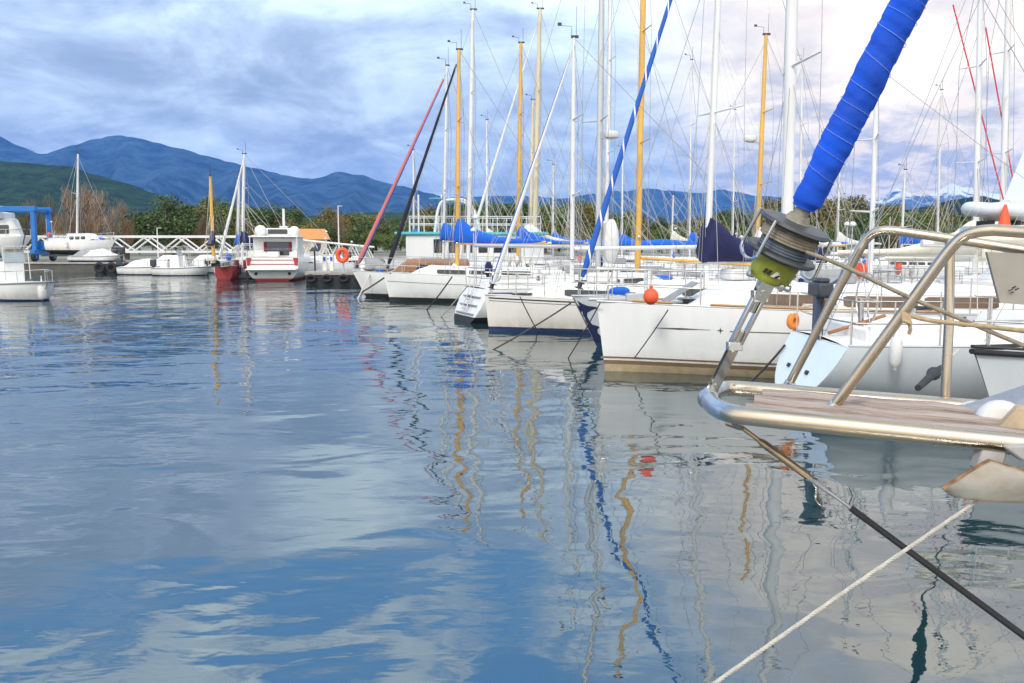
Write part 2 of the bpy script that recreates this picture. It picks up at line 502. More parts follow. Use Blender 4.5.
def deck_clutter(root, H, cab, sx):
    """the things a moored yacht carries: bags, coils, ventilators, dan buoys, jerry cans, fenders laid on deck, antennas at the stern"""
    L = H.L
    def P(t, y): return Vector((L * t - H.rake, y * H.half(t) * 2, H.sheer(t) + .03))
    for k in range(rnd.choice((1, 2, 2))):
        bag(root, P(rnd.uniform(.10, .28), rnd.uniform(-.25, .25)), (rnd.uniform(.5, 1.1), .32, rnd.uniform(.2, .36)), rnd.choice((WHITEC, BLUEC, NAVYC, BEIGEC, GREYC)), 'sail_bag', rnd.uniform(-.5, .5))
    for k in range(2): coil(root, P(rnd.uniform(.15, .8), rnd.choice((-.36, .36))), .14, rnd.choice((ROPEW, ROPED, BLUEC)))
    for s in (-1, 1):
        c = P(.36 + rnd.uniform(-.04, .04), s * .26) + Vector((0, 0, .05))
        mb = MB(); mb.tube(smoothpath([c, c + Vector((0, 0, .22)), c + Vector((-.05, 0, .30)), c + Vector((-.16, 0, .30))], 1), [.045, .045, .045, .045, .05, .06, .075, .08] if False else .055, 8); mb.build('ventilator', WHITE2, root)
    # liferaft case and dinghy bundle on the coachroof
    if cab and rnd.random() < .8:
        x = sx + rnd.uniform(.4, 1.0); z = H.sheer(H.tx(x)) + .40
        mb = MB(); mb.box((x, 0, z + .12), (.75, .5, .26)); mb.build('liferaft_case', rnd.choice((WHITE2, GREYC, FEND)), root, bevel=.06)
    # at the stern: pole antennas, flag staff, horseshoe cover, jerry can, cushions
    z0 = H.sheer(1)
    for k in range(rnd.choice((1, 2))):
        y = rnd.uniform(-.8, .8) * H.half(1); mb = MB(); hh = rnd.uniform(1.3, 2.3)
        mb.tube([P(.985, 0) + Vector((0, y, 0)), P(.985, 0) + Vector((.02, y, hh))], .016, 6); mb.build('stern_pole', ALUG, root)
        if rnd.random() < .5:
            mb = MB(); mb.lathe([(.05, 0), (.09, .03), (.09, .08), (.03, .13)], P(.985, 0) + Vector((.02, y, hh)), n=12); mb.build('antenna_dome', FEND, root)
    bag(root, P(.97, rnd.uniform(-.3, .3)) + Vector((0, 0, .30)), (.22, .36, .44), rnd.choice((WHITEC, ORANGE, NAVYC, BLUEC)), 'rail_bag', 0)
    for k in range(rnd.choice((2, 3, 4))):
        t = rnd.uniform(.45, .85); s = rnd.choice((-1, 1))
        mb = MB(); mb.tube([H.pt(t, H.sheer(t), s, .08) + Vector((0, 0, -.02)), H.pt(t, H.sheer(t), s, .10) + Vector((0, 0, -.10)), H.pt(t, H.sheer(t), s, .10) + Vector((0, 0, -.5)), H.pt(t, H.sheer(t), s, .10) + Vector((0, 0, -.58))], [.015, .085, .085, .02], 10); mb.tube([H.pt(t, H.sheer(t), s, -.04) + Vector((0, 0, .3)), H.pt(t, H.sheer(t), s, .08) + Vector((0, 0, -.03))], .008, 5)
        mb.build('hull_fender', rnd.choice((FEND, NAVY, FEND)), root)
    if rnd.random() < .12:
        x = L * .93 - H.rake; mb = MB(); rows = []
        zz = H.sheer(.9)
        for xx, hh in ((L * .72 - H.rake, 1.25), (L * .80 - H.rake, 1.5), (L * .90 - H.rake, 1.45)):
            rows.append([(xx, H.B * .36 * math.cos(math.pi * k / 10), zz + hh - .32 + .38 * math.sin(math.pi * k / 10)) for k in range(11)])
        mb.grid(rows).build('bimini', rnd.choice((WHITEC, NAVYC, BEIGEC, BLUEC)), root, smooth=60)
        fr = MB()
        for rws in rows: fr.tube([(rws[0][0], rws[0][1], zz)] + [Vector(q) for q in rws] + [(rws[-1][0], rws[-1][1], zz)], .014, 6)
        fr.build('bimini_frame', STEEL, root)

def sailboat(label, bow=None, stern=None, h=0.0, L=8.5, B=2.7, F=1.1, Fs=None, rake=.5, srake=0.0, tr=.72, full=2.0,
             hull=None, bands=(.16, .08), flame=False, mast=None, top=None, mr=.07, mastm=None, furl=None, furl_r=.07, furl_top=.97,
             cover=None, boom=None, boomm=None, boom_z=1.0, boom_rise=.05, cab=True, cabm=None, win=None, cabh=.38, dodger=None, rails=True, radar=None,
             wr=.006, toe=None, pos=None, spreaders=2, detail=2, name='sailboat', cat='sailboat', group=None, jacks=True, vee=1.3, z=0.0, extra=None, kst=None, cover_h=None, cover_fat=.16, clutter=True):
    rz = R(h); aft = Vector((math.cos(rz), math.sin(rz), 0))
    Fs = Fs or F * .88
    H = Hull(L, B, F, Fs, rake=rake, srake=srake, tr=tr, full=full, vee=vee, kst=kst)
    if bow is not None: o = gr(*bow)
    elif stern is not None: o = gr(*stern) - aft * (L - rake + srake)
    else: o = Vector(pos)
    o.z = z
    root = empty(name, o, rz, label, cat, group)
    hull = hull or (WHITE, BLACK, AFB, AFB, WHITE2)
    hm = build_hull(H, root, hull, bands, flame)
    # toe rail
    mb = MB()
    for s in (-1, 1): mb.tube(rail_line(H, 0.0, 1.0, .012, 24, s, .02), .02, 6)
    mb.build('toe_rail', toe or ALUG, root)
    # mast position from the picture column it stands in
    if mast is not None:
        k = (mast - CX) / FP * CP
        c, s_ = math.cos(rz), math.sin(rz)
        sx = (k * o.y - o.x) / (c - k * s_)
        ym = o.y + sx * s_
        tp = at(top[0], top[1], ym)
        tl = local(o, rz, tp)
        foot = Vector((sx, 0, H.sheer(H.tx(sx)) + .02))
        if cab: foot.z += cabh * .6
        tl.y = 0
        ax = tl - foot; ml = ax.length
        m_ = mastm or ALU
        P = lambda q: foot + ax * q
        mp = MB(); mp.tube([P(0), P(.5), P(.8), P(1)], [mr, mr, mr * .92, mr * .72], 12); mo = mp.build('mast', m_, root)
        # masthead fittings
        mh = MB(); e = P(1)
        mh.box(e + Vector((.02, 0, .03)), (mr * 3.2, mr * 1.1, .06))
        mh.tube([e + Vector((mr, 0, .03)), e + Vector((mr, 0, .75))], wr * .8, 5)
        mh.tube([e + Vector((-mr, 0, .05)), e + Vector((-mr, 0, .28)), e + Vector((-mr - .3, 0, .30))], wr, 5)
        mh.box(e + Vector((-mr - .3, 0, .33)), (.10, .012, .08))
        mh.build('masthead_fitting', DGREY, mo)
        sprq = {1: (.52,), 2: (.38, .68), 0: ()}[spreaders]
        chain = {-1: [P(.985)], 1: [P(.985)]}
        if mr > .05: MB().lathe([(.05, 0), (.055, .04), (.04, .06), (.045, .11), (.03, .12)], P(.12) + Vector((0, -mr * .9, 0)), (0, -1, 0), 12).build('mast_winch', STEEL, mo)
        for q in reversed(sprq):
            b = MB(); wsp = .34 * B * (1.05 - .35 * q)
            for s in (-1, 1):
                a_ = P(q) + Vector((.0, s * mr * .8, 0)); t_ = P(q) + Vector((.18, s * wsp, .05))
                b.tube([a_, t_], [.028, .016], 6); chain[s].append(t_)
            b.build('spreader', m_, mo)
        tc = H.tx(sx + .12)
        sh = MB()
        for s in (-1, 1):
            cp = H.pt(tc, H.sheer(tc), s); cp.y -= s * .08
            chain[s].append(cp)
            sh.tube(chain[s], wr, 5)
            if sprq:
                for dx in (-.45, .4):
                    t2 = H.tx(sx + dx); c2 = H.pt(t2, H.sheer(t2), s); c2.y -= s * .08
                    sh.tube([P(sprq[0]), c2], wr * .9, 5)
        sh.build('shroud', WIRE, root)
        # stays
        fq = furl_top
        f0 = Vector((-rake + .12, 0, F + .05)); f1 = P(fq)
        st = MB(); st.tube([f0, f1], wr, 5)
        bst = Vector((L - rake - .08, 0, H.sheer(1) + .05))
        st.tube([P(1), bst], wr, 5)
        st.build('stay', WIRE, root)
        if furl is not None:
            d = f1 - f0; mb = MB(); n = 26
            pts = [f0 + d * (.035 + .93 * i / n) for i in range(n + 1)]
            rr = [furl_r * (.55 if i == 0 else 1.0 - .62 * (i / n)) * (1 + .07 * math.sin(i * 2.1)) for i in range(n + 1)]
            mb.tube(pts, rr, 10).build('furled_sail', furl, root)
            dm = MB(); dm.lathe([(.03, 0), (.10, 0), (.10, .015), (.05, .02), (.05, .11), (.10, .115), (.10, .13), (.03, .13)], f0 + d.normalized() * .12, d, 14)
            dm.build('furler_drum', DGREY, root)
        # boom and sail
        if boom:
            bz = foot.z + boom_z
            b0 = Vector((sx + mr, 0, bz)); b1 = Vector((sx + mr + boom, 0, bz + boom_rise))
            MB().tube([b0, b1], .055, 10).build('boom', boomm or m_, root)
            if cover is not None: sail_cover(root, sx + .02, bz + .08, boom * .97, bz + boom_rise + .06, cover, mast_h=cover_h or rnd.uniform(.75, 1.15), fat=cover_fat)
            ln = MB()
            ln.tube([b1, P(.99)], wr * .6, 4)                       # topping lift
            ln.tube([b0 + (b1 - b0) * .75, Vector((sx + boom * .75, 0, H.sheer(.8) + .1))], wr * 1.3, 5)
            if jacks:
                for s in (-1, 1):
                    p = P(.55) + Vector((0, s * mr, 0))
                    for q in (.3, .6, .85): ln.tube([p, b0 + (b1 - b0) * q + Vector((0, s * .12, .06))], wr * .5, 4)
            for k in range(3):
                ln.tube([P(.96) + Vector((-.05 + .1 * k - mr, .04 * (k - 1), 0)), P(.03) + Vector((-mr - .04 - .05 * k, .05 * (k - 1), 0))], wr * .55, 4)
            ln.build('running_line', ROPEW, root)
        if radar is not None:
            q = radar; p = P(q)
            rb = MB(); rb.lathe([(.08, -.10), (.22, -.06), (.25, .0), (.24, .09), (.12, .14), (.02, .15)], p + Vector((-.42, 0, .08)), (0, 0, 1), 18)
            rd = rb.build('radar_dome', FEND, mo)
            MB().box(p + Vector((-.22, 0, -.02)), (.42, .08, .03)).build('radar_bracket', ALUG, rd)
        root['mast_x'] = sx
    else: sx = L * .4
    # coachroof
    if cab:
        cabin(root, H, max(.9, sx - 1.6) - rake, L * .70 - rake, B * .30, cabh, cabm or WHITE2, win or GLASS, front=1.0, nwin=3)
        cm = MB()
        for s in (-1, 1):
            cm.box((L * .83 - rake, s * B * .29, H.sheer(.83) + .11), (L * .24, .14, .24))
        cm.box((L * .945 - rake, 0, H.sheer(.95) + .09), (.14, B * .585, .2))
        cm.build('cockpit_coaming', cabm or WHITE2, root, bevel=.03)
        if detail > 1:
            for s in (-1, 1): MB().lathe([(.06, 0), (.065, .05), (.045, .07), (.05, .13), (.03, .14)], (L * .8 - rake, s * B * .29, H.sheer(.8) + .23), n=12).build('winch', STEEL, root)
            hb = MB(); hb.box((max(.5, sx - 1.9) - rake * .5 + .4, 0, H.sheer(.2) + .09), (.5, .5, .05)); hb.build('hatch', GLASS, root, bevel=.01)
            tl = MB(); tl.tube([(L * .93 - rake, 0, H.sheer(.9) + .55), (L * .93 - rake - .02, 0, H.sheer(.9) + .1)], .04, 8)
            ring = [(L * .93 - rake - .08, .36 * math.cos(a * math.pi / 8), H.sheer(.9) + .55 + .36 * math.sin(a * math.pi / 8)) for a in range(16)]
            tl.tube(ring, .014, 6, closed=True)
            for a in (0, 2, 5): tl.tube([ring[a], ring[a + 8]], .009, 5)
            tl.build('steering_wheel', STEEL, root)
    if dodger is not None:
        x0 = L * .62 - rake; zz = H.sheer(.66) + cabh * .8
        mb = MB(); rows = []
        for x, hh in ((x0, .04), (x0 + .30, .42), (x0 + .55, .58), (x0 + 1.0, .60)):
            rows.append([(x, B * .30 * math.cos(math.pi * k / 10), zz - .12 + (hh + .10) * math.sin(math.pi * k / 10) ** .6) for k in range(11)])
        mb.grid(rows).build('sprayhood', dodger, root, smooth=50)
    if rails:
        pp = MB(); z1, z2 = .58, .30
        tt = .17
        for zz in (z1, z2):
            a = rail_line(H, 0.0, tt, zz, 6, -1, .06); b = rail_line(H, 0.0, tt, zz, 6, 1, .06)
            pp.tube(smoothpath(list(reversed(a)) + b, 1), .0125, 6)
        for t in (.02, .09, tt):
            for s in (-1, 1):
                q = rail_line(H, t, t + .001, 0, 1, s, .06)[0]; pp.tube([q, q + Vector((0, 0, z1))], .0125, 6)
        pp.build('pulpit', STEEL, root)
        ps = MB()
        for zz in (z1, z2):
            a = rail_line(H, .86, .995, zz, 5, -1, .06); b = rail_line(H, .86, .995, zz, 5, 1, .06)
            ps.tube(smoothpath(a + list(reversed(b)), 1), .0125, 6)
        for t in (.86, .93, .995):
            for s in (-1, 1):
                q = rail_line(H, t, t + .001, 0, 1, s, .06)[0]; ps.tube([q, q + Vector((0, 0, z1))], .0125, 6)
        ps.build('pushpit', STEEL, root)
        for i in range(4):
            t = tt + (.86 - tt) * (i + 1) / 5
            for s in (-1, 1):
                q = rail_line(H, t, t + .001, 0, 1, s, .05)[0]
                MB().tube([q, q + Vector((0, 0, z1))], .011, 6).build('stanchion', STEEL, root)
        ll = MB()
        for s in (-1, 1):
            for zz in (z1 - .01, z2): ll.tube(rail_line(H, tt, .86, zz, 10, s, .055), max(.004, wr * .7), 5)
        ll.build('lifeline', WIRE, root)
    if clutter: deck_clutter(root, H, cab, sx)
    if extra: extra(root, H)
    return root, H
# ------------------------------------------------------------------ sailing boats of the right-hand pontoon
def fender(p, label, r=.11, l=.5, m=None, group=None):
    p = Vector(p)
    mb = MB(); mb.lathe([(.02, -l / 2 - .05), (.03, -l / 2 - .02), (r * .6, -l / 2), (r, -l / 2 + r * .7), (r, l / 2 - r * .7), (r * .6, l / 2), (.03, l / 2 + .03), (.015, l / 2 + .3)], (0, 0, 0), n=16)
    o = mb.build('fender', m or FEND); o.location = p
    return tag(o, label, 'fender', group)

def big_white_extra(root, H):
    # thin dark line along the topsides with a pointed lead and a four-pointed star
    mb = MB()
    def strip(t0, t1, z, w0, w1, n=16):
        rows = []
        for i in range(n + 1):
            q = i / n; t = t0 + (t1 - t0) * q; w = w0 + (w1 - w0) * q
            rows.append([H.pt(t, z - w / 2, -1, .004), H.pt(t, z + w / 2, -1, .004)])
        mb.grid(rows)
    zl = .80
    strip(.092, .135, zl - .004, .004, .035, 6); strip(.135, .165, zl - .004, .035, .012, 5); strip(.165, .185, zl - .004, .012, .006, 3)
    strip(.215, .93, zl - .02, .016, .016, 40)
    c = .20
    star = [(0, .055), (.012, .012), (.055, 0), (.012, -.012), (0, -.055), (-.012, -.012), (-.055, 0), (-.012, .012)]
    n = len(mb.v)
    mb.v += [H.pt(c + a / H.L, zl - .01 + b, -1, .005) for a, b in star]
    mb.face([n + i for i in range(8)])
    mb.build('hull_stripe', mat('stripe_dark', (.10, .09, .08), .5), root)
    wb = MB()
    for t0, t1 in ((.06, .125), (.185, .55), (.6, .95)):
        for s in (-1, 1):
            wb.tube(rail_line(H, t0, t1, .045, 10, s, .015), .024, 6)
    wb.build('wooden_rail_strip', mat('teak_strip', (.42, .25, .11), .6, var=.2, scale=9), root)
    # anchor on the bow roller
    ab = MB(); ab.tube([(-.3, .0, 1.26), (.5, 0, 1.27)], .03, 8); ab.box((.55, 0, 1.30), (.4, .22, .12))
    ab.build('anchor_windlass', ALUG, root, bevel=.01)
    hp = MB(); x = 1.25
    hp.box((x, -.15, 1.40), (.62, .5, .03), M=Matrix.Rotation(R(-32), 3, 'Y')); hp.build('open_hatch', GREYC, root, bevel=.008)

A, HA = sailboat('big white sloop with two tan waterline bands and a thin star-marked line along its side', bow=(605, 371), L=9.8, B=3.0, F=1.22, Fs=1.1, rake=.16, full=1.75,
    hull=(WHITE, TANS, AFT, AFT, WHITE2), bands=(.20, .13), mast=787, top=(800, -330), mr=.10, furl=None, boom=None, cabh=.40, win=BRGLASS,
    wr=.006, spreaders=2, extra=big_white_extra)
# second tan line between the bands
mb = MB()
rows = []
for i in range(41):
    t = i / 40; rows.append([HA.pt(t, .235, -1, .004), HA.pt(t, .265, -1, .004)])
mb.grid(rows); 
rows = []
for i in range(41):
    t = i / 40; rows.append([HA.pt(t, .235, 1, .004), HA.pt(t, .265, 1, .004)])
mb.grid(rows); mb.build('waterline_band', TANS, A)
# orange ball fender on the fore deck
p = at(651, 296.5, 13.75)
o = MB().ball((0, 0, 0), .125, 18, s=(1, 1, 1.1)).lathe([(.03, .12), (.03, .17), (.012, .18)], (0, 0, 0), n=8).build('ball_fender', ORANGE); o.location = p
tag(o, 'round orange ball fender hanging on the rail of the big white sloop', 'fender')

def pale_extra(root, H):
    # transom fittings: steps, vents, rails with an outboard motor
    x = H.L - H.rake
    lad = MB()
    for yy in (-.10, .14): lad.tube(smoothpath([(x + .02, yy, .80), (x + .02, yy, 1.32), (x - .12, yy, 1.40), (x - .22, yy, 1.3)], 2), .0125, 6)
    for zz in (.90, 1.05, 1.2): lad.tube([(x + .02, -.10, zz), (x + .02, .14, zz)], .012, 6)
    lad.build('boarding_ladder', STEEL, root)
    om = MB(); OY = -.05
    om.box((x - .02, OY, 1.58), (.22, .46, .20)); om.box((x - .02, OY, 1.71), (.16, .34, .07))
    mo = om.build('outboard_motor', DGREY, root, bevel=.05)
    sh = MB(); sh.box((x, OY, 1.15), (.12, .13, .72)); sh.box((x + .02, OY, .84), (.20, .09, .10)); sh.tube([(x - .12, OY, 1.62), (x - .36, OY - .2, 1.72), (x - .42, OY - .25, 1.84)], .022, 8)
    sh.build('motor_shaft', mat('motor_leg', (.05, .07, .12), .45), mo, bevel=.02)
    br = MB(); br.box((x - .06, OY, 1.30), (.05, .30, .26)); br.build('motor_bracket', WOOD, root, bevel=.01)
    vt = MB()
    for yy in (-.42, .34): vt.box((x + H.srake * .55 + .0, yy, .46), (.04, .085, .06), M=Matrix.Rotation(R(-25), 3, 'Y'))
    vt.build('transom_vent', BLACK, root, bevel=.01)
    # tiller and cockpit clutter
    tl = MB(); tl.tube([(x - .1, .1, .98), (x - .9, .05, 1.22)], .025, 8); tl.build('tiller', WOOD, root)

B, HB = sailboat('pale grey sloop with a round sky-tinted transom and an outboard motor on its rail', stern=(782, 401), h=180, L=8.2, B=2.45, F=1.05, Fs=.90, rake=.9, srake=.48, tr=.90, kst=.06,
    hull=(GREYW, GREYW, AFB, AFK, WHITE2), bands=(.14, .07), mast=1150, top=(1175, -420), mr=.075, boom=3.1, cover=BEIGEC, cabh=.36, win=GLASS, wr=.005, extra=pale_extra, vee=.55, clutter=False)
# transom sheet with bluish sky light put into its colour, set 4 mm proud
ring = [HB.pt(1, HB.sheer(1) - .02 - (1 - math.cos(math.pi / 2 * i / 14)) * 0 - (HB.sheer(1) - .09) * math.sin(math.pi / 2 * i / 14), 1) for i in range(15)]
ring = ring + [Vector((p.x, -p.y, p.z)) for p in reversed(ring)]
mb = MB(); mb.prism([Vector((p.x + .006, p.y * .985, p.z)) for p in ring], (.012, 0, 0)); mb.build('transom_sky_tint', PALEB, B)

C, HC = sailboat('light grey sloop with a black rubbing strake, its bow beside the bowsprit platform', bow=(1003, 440), h=3, L=8.5, B=2.2, F=1.06, Fs=.95, rake=.42, hull=(GREYW, AFK, AFB, AFB, WHITE2),
    mast=1400, top=(1420, -500), mr=.075, boom=3.2, cover=WHITEC, cabh=.35, wr=.005, toe=BLACK)
mb = MB()
for s in (-1, 1): mb.tube(rail_line(HC, .0, 1, -.045, 24, s, -.012), .032, 8)
mb.build('rubbing_strake', RUBBER, C)

SP_BW = spiral('furled_blue_white', (.015, .10, .42), (.75, .75, .73), .80, .11)
N1, HN = sailboat('sloop with a jagged navy bow band, navy sail cover and white-banded blue rolled sail', bow=(597, 347), h=24, L=8.6, B=2.7, F=1.12, rake=.62, hull=(GREYW, NAVY, AFB, AFB, WHITE2), bands=(.17, .09),
    mast=707, top=(729, -190), mr=.072, furl=SP_BW, furl_r=.072, boom=3.5, boom_z=.56, cover=NAVYC, cover_h=1.05, cover_fat=.34, cabh=.36, win=GLASS, wr=.006)
mb = MB(); sx = N1['mast_x']; mb.box((sx + .16, -.285, HN.sheer(.4) + 1.22), (.17, .006, .20)); mb.build('cover_label', FEND, N1)

fl = MB()
EDGE = [(.17, .34), (.25, .24), (.33, .20), (.40, .23), (.44, .30), (.47, .26), (.50, .15), (.58, .12), (.68, .11), (.76, .15), (.82, .27), (.86, .40), (.89, .36), (.91, .22), (.96, .12), (1.02, .06), (1.08, .03)]
for s in (-1, 1):
    rows = []
    for z, d in EDGE: rows.append([HN.pt(d / HN.L * k / 5, z, s, .006) for k in range(6)])
    fl.grid(rows)
fl.build('bow_flame', NAVY, N1, smooth=60)

SP_BW2 = spiral('furled_white_blue', (.72, .73, .74), (.03, .09, .34), 1000, .41)
L17, H17 = sailboat('cream sloop with a plumb bow and navy waterline, just left of the jagged bow', bow=(489, 331), L=8.8, B=2.6, F=.93, rake=.10, full=1.7, hull=(CREAM, NAVY, AFB, AFB, WHITE2), bands=(.12, .06),
    mast=572, top=(574, 38), mr=.058, furl=SP_BW2, furl_r=.075, boom=3.3, cover=None, cabh=.36, wr=.007)
L16, H16 = sailboat('white sloop with a sloping rounded transom, moored stern outwards beside the cream sloop', stern=(462, 321), h=203, L=8.2, B=2.6, F=1.05, Fs=.95, rake=.7, srake=.45, tr=.8, hull=(WHITE, AFK, AFK, AFK, WHITE2),
    mast=598, top=(604, -150), mr=.088, mastm=ALUG, boom=4.0, boom_z=.95, cover=None, cabh=.36, wr=.007, radar=.34)
bag(L16, (L16['mast_x'] - .45, 0, H16.sheer(.4) + .62), (.50, .62, 1.45), WHITEC, 'sail_bundle')
Y1, HY1 = sailboat('sloop with the tall thick yellow varnished mast and yellow boom', pos=tuple(at(542, 300, 28.6)), L=8.2, B=2.6, F=.95, rake=.5, mast=638, top=(645, -90), mr=.10, mastm=YEL, boom=3.9, boomm=YEL, boom_z=.72, boom_rise=-.25, cabh=.3, wr=.008,
    hull=(WHITE, AFB, AFB, AFB, WHITE2))
L15, H15 = sailboat('white sloop with yellow mast, black rolled forestay sail and a long low clean hull', bow=(390, 301), L=8.8, B=2.8, F=1.12, rake=.25, hull=(WHITE, AFK, AFK, AFK, WHITE2), mast=457, top=(459, 50), mr=.085, mastm=YEL,
    furl=mat('furled_black', (.015, .015, .03), .8, var=.3), furl_r=.09, boom=3.4, cover=BLUEC, cabh=.34, wr=.010)
SP_RB = spiral('furled_red_blue', (.55, .16, .15), (.02, .14, .52), 400, .36, off=.90)
L13, _ = sailboat('sloop with varnished wooden cabin and a long red and blue rolled sail', bow=(366, 297), L=7.2, B=2.5, F=1.1, rake=.55, hull=(WHITE, AFK, AFK, AFK, WOOD), mast=443, top=(447, 66), mr=.055, furl=SP_RB, furl_r=.115, boom=2.8, cover=BLUEC,
    cabm=WOOD, cabh=.62, wr=.010)
P1, HP1 = sailboat('sloop with the tallest white mast between the yellow mast and the ferry', pos=tuple(at(400, 290, 41)), L=9.5, B=2.9, F=1.1, mast=468, top=(473, 10), mr=.10, boom=3.9, cover=BLUEC, wr=.011)
V1, HV1 = sailboat('sloop with a long bright blue sail cover stowed on a white boom', pos=tuple(at(537, 290, 37.2)), L=9.5, B=2.8, F=1.1, mast=606, top=(611, -40), mr=.09, boom=4.4, boom_z=.80, cover=BLUEC, cover_h=.75, cover_fat=.30, wr=.010)
Q1, _ = sailboat('sloop with slim yellow mast cut off square at the top', pos=tuple(at(445, 285, 45)), L=9, B=2.8, F=1.1, mast=518, top=(521, 43), mr=.105, mastm=YEL, boom=3.6, cover=BLUEC, wr=.012)
Q2, _ = sailboat('sloop with tall cream mast rising behind the blue and white rolled sail', pos=tuple(at(470, 280, 49)), L=9, B=2.8, F=1.1, mast=534, top=(540, 9), mr=.13, mastm=CRM, boom=3.8, cover=BEIGEC, wr=.012, furl=mat('furled_white', (.7, .7, .68), .8), furl_r=.10)
bag(Q2, (Q2['mast_x'] - .2, 0, 1.9), (1.3, .9, 1.5), WHITEC, 'sail_bundle')
Q3, _ = sailboat('small sloop with the short yellowish mast beside the cream mast', pos=tuple(at(485, 280, 53)), L=7.5, B=2.5, F=1.0, mast=530, top=(533, 100), mr=.10, mastm=CRM, boom=3, cover=BLUEC, wr=.012)
R1, HR1 = sailboat('sloop with a yellow mast carrying a radar dome on its left side', pos=tuple(at(655, 290, 31.9)), L=8.5, B=2.6, F=1.0, mast=757, top=(766, 35), mr=.085, mastm=YEL, boom=3.2, cover=WHITEC, wr=.009, radar=.56)

def brown_win(root, H): pass
S1, _ = sailboat('low white sloop with long brown cabin windows behind the pale grey sloop', pos=tuple(at(800, 300, 17.9) + Vector((8, 0, 0))), h=180, L=8.6, B=2.2, F=.80, Fs=.72, rake=.5, mast=872, top=(878, 60), mr=.05, boom=None, cabh=.46, win=BRGLASS, wr=.006, name='sailboat')
T1, HT1 = sailboat('sloop with a cream sail cover and a tall mast crossed by two pairs of spreaders', pos=tuple(at(860, 300, 24.5) + Vector((8.2, 0, 0))), h=180, L=9, B=2.6, F=1.05, mast=977, top=(981, -40), mr=.075, boom=4.1, boom_z=.72, cover=BEIGEC, wr=.008, radar=None)
U1, _ = sailboat('sloop with pinkish red rigging lines and the right-hand tall mast', pos=tuple(at(905, 300, 28.3) + Vector((8.0, 0, 0))), h=180, L=9, B=2.6, F=1.0, mast=1003, top=(1010, -60), mr=.095, boom=4.0, boom_z=.55, cover=BEIGEC, wr=.008)
def sheer_line(root, H, drop, w, m, t0=.01):
    mb = MB()
    for s in (-1, 1):
        rows = []
        for i in range(41):
            t = t0 + (1 - t0) * i / 40; z = H.sheer(t) - drop
            rows.append([H.pt(t, z - w / 2, s, .004), H.pt(t, z + w / 2, s, .004)])
        mb.grid(rows)
    mb.build('hull_stripe', m, root)
for b_, H_, d_, w_, m_ in ((L17, H17, .07, .035, BLACK), (L17, H17, .14, .014, AFB), (L15, H15, .33, .03, GREYC), (L16, H16, .10, .04, AFB), (P1, HP1, .15, .05, AFB), (V1, HV1, .15, .05, AFB), (R1, HR1, .12, .04, AFR), (T1, HT1, .12, .04, AFB), (Y1, HY1, .12, .05, AFB)):
    sheer_line(b_, H_, d_, w_, m_)
# bathing ladder and steps moulded into the sloping transom
x16 = H16.L - H16.rake
mb = MB()
for q in (.25, .5, .75):
    z = H16.sheer(1) * (1 - q) ; xx = x16 + H16.srake * q
    mb.box((xx + .01, 0, z), (.10, H16.half(1) * 1.3, .03))
mb.build('transom_step', GREYC, L16)
mb = MB()
for yy in (-.18, .18): mb.tube([(x16 + .10, yy, H16.sheer(1) + .5), (x16 + .16, yy, H16.sheer(1) * .9), (x16 + .40, yy, .35)], .016, 6)
for q in (.2, .45, .7, .95): mb.tube([(x16 + .16 + .24 * q, -.18, H16.sheer(1) * .9 * (1 - q) + .35 * q), (x16 + .16 + .24 * q, .18, H16.sheer(1) * .9 * (1 - q) + .35 * q)], .014, 6)
mb.build('bathing_ladder', STEEL, L16)
# red halyards of that sloop
b = MB(); s = U1['mast_x']
b.tube([(s - .5, .5, 1.0), (s + 2.2, .2, 9.8)], .022, 6); b.tube([(s - 1.2, -.4, 1.2), (s + .9, -.2, 9.2)], .022, 6)
b.build('red_halyard', mat('red_line', (.62, .05, .07), .7), U1)

# rows of boats farther back, each with its own mast
far = [
 (430, 60, 414, 150, .05, ALU, BLUEC, 0, 'far sloop with thin white mast over the turquoise roofed ferry'),
 (500, 62, 487, 120, .07, ALU, WHITEC, 0, 'far sloop whose white mast stands alone left of the slim yellow mast'),
 (560, 58, 553, 165, .05, ALU, BLUEC, 0, 'far sloop with thin short mast just left of the cream sloop mast'),
 (590, 66, 622, 150, .06, ALU, BLUEC, 0, 'far sloop with thin mast between the grey mast and the thick yellow mast'),
 (625, 60, 672, 195, .05, ALU, BEIGEC, 0, 'far sloop with a very short mast below the mountain line'),
 (640, 52, 690, 60, .05, ALU, BLUEC, 0, 'far sloop with hair-thin mast left of the navy sail cover'),
 (690, 70, 733, 110, .06, ALU, NAVYC, 0, 'far sloop with thin mast right of the navy covered mast'),
 (745, 56, 800, 60, .07, ALU, BLUEC, 0, 'far sloop with thin mast close behind the thickest white mast'),
 (765, 64, 838, 130, .06, ALU, WHITEC, 0, 'far sloop with thin mast behind the furler drum'),
 (850, 50, 902, 170, .06, ALU, BLUEC, 0, 'far sloop with short mast in front of the dark wooded hill'),
 (880, 58, 938, 90, .06, ALU, BEIGEC, 0, 'far sloop with thin mast left of the inflatable dinghy'),
]
for px, Y, mx, ty, r, mm, cv, hh, lb in far:
    sailboat(lb, pos=tuple(at(px, 270, Y)), h=hh, L=8.5, B=2.7, F=1.1, mast=mx, top=(mx + (mx - 512) * .008, ty), mr=r, mastm=mm, boom=3.2, cover=cv, wr=.012, detail=1, group='sailboats moored in the far rows')

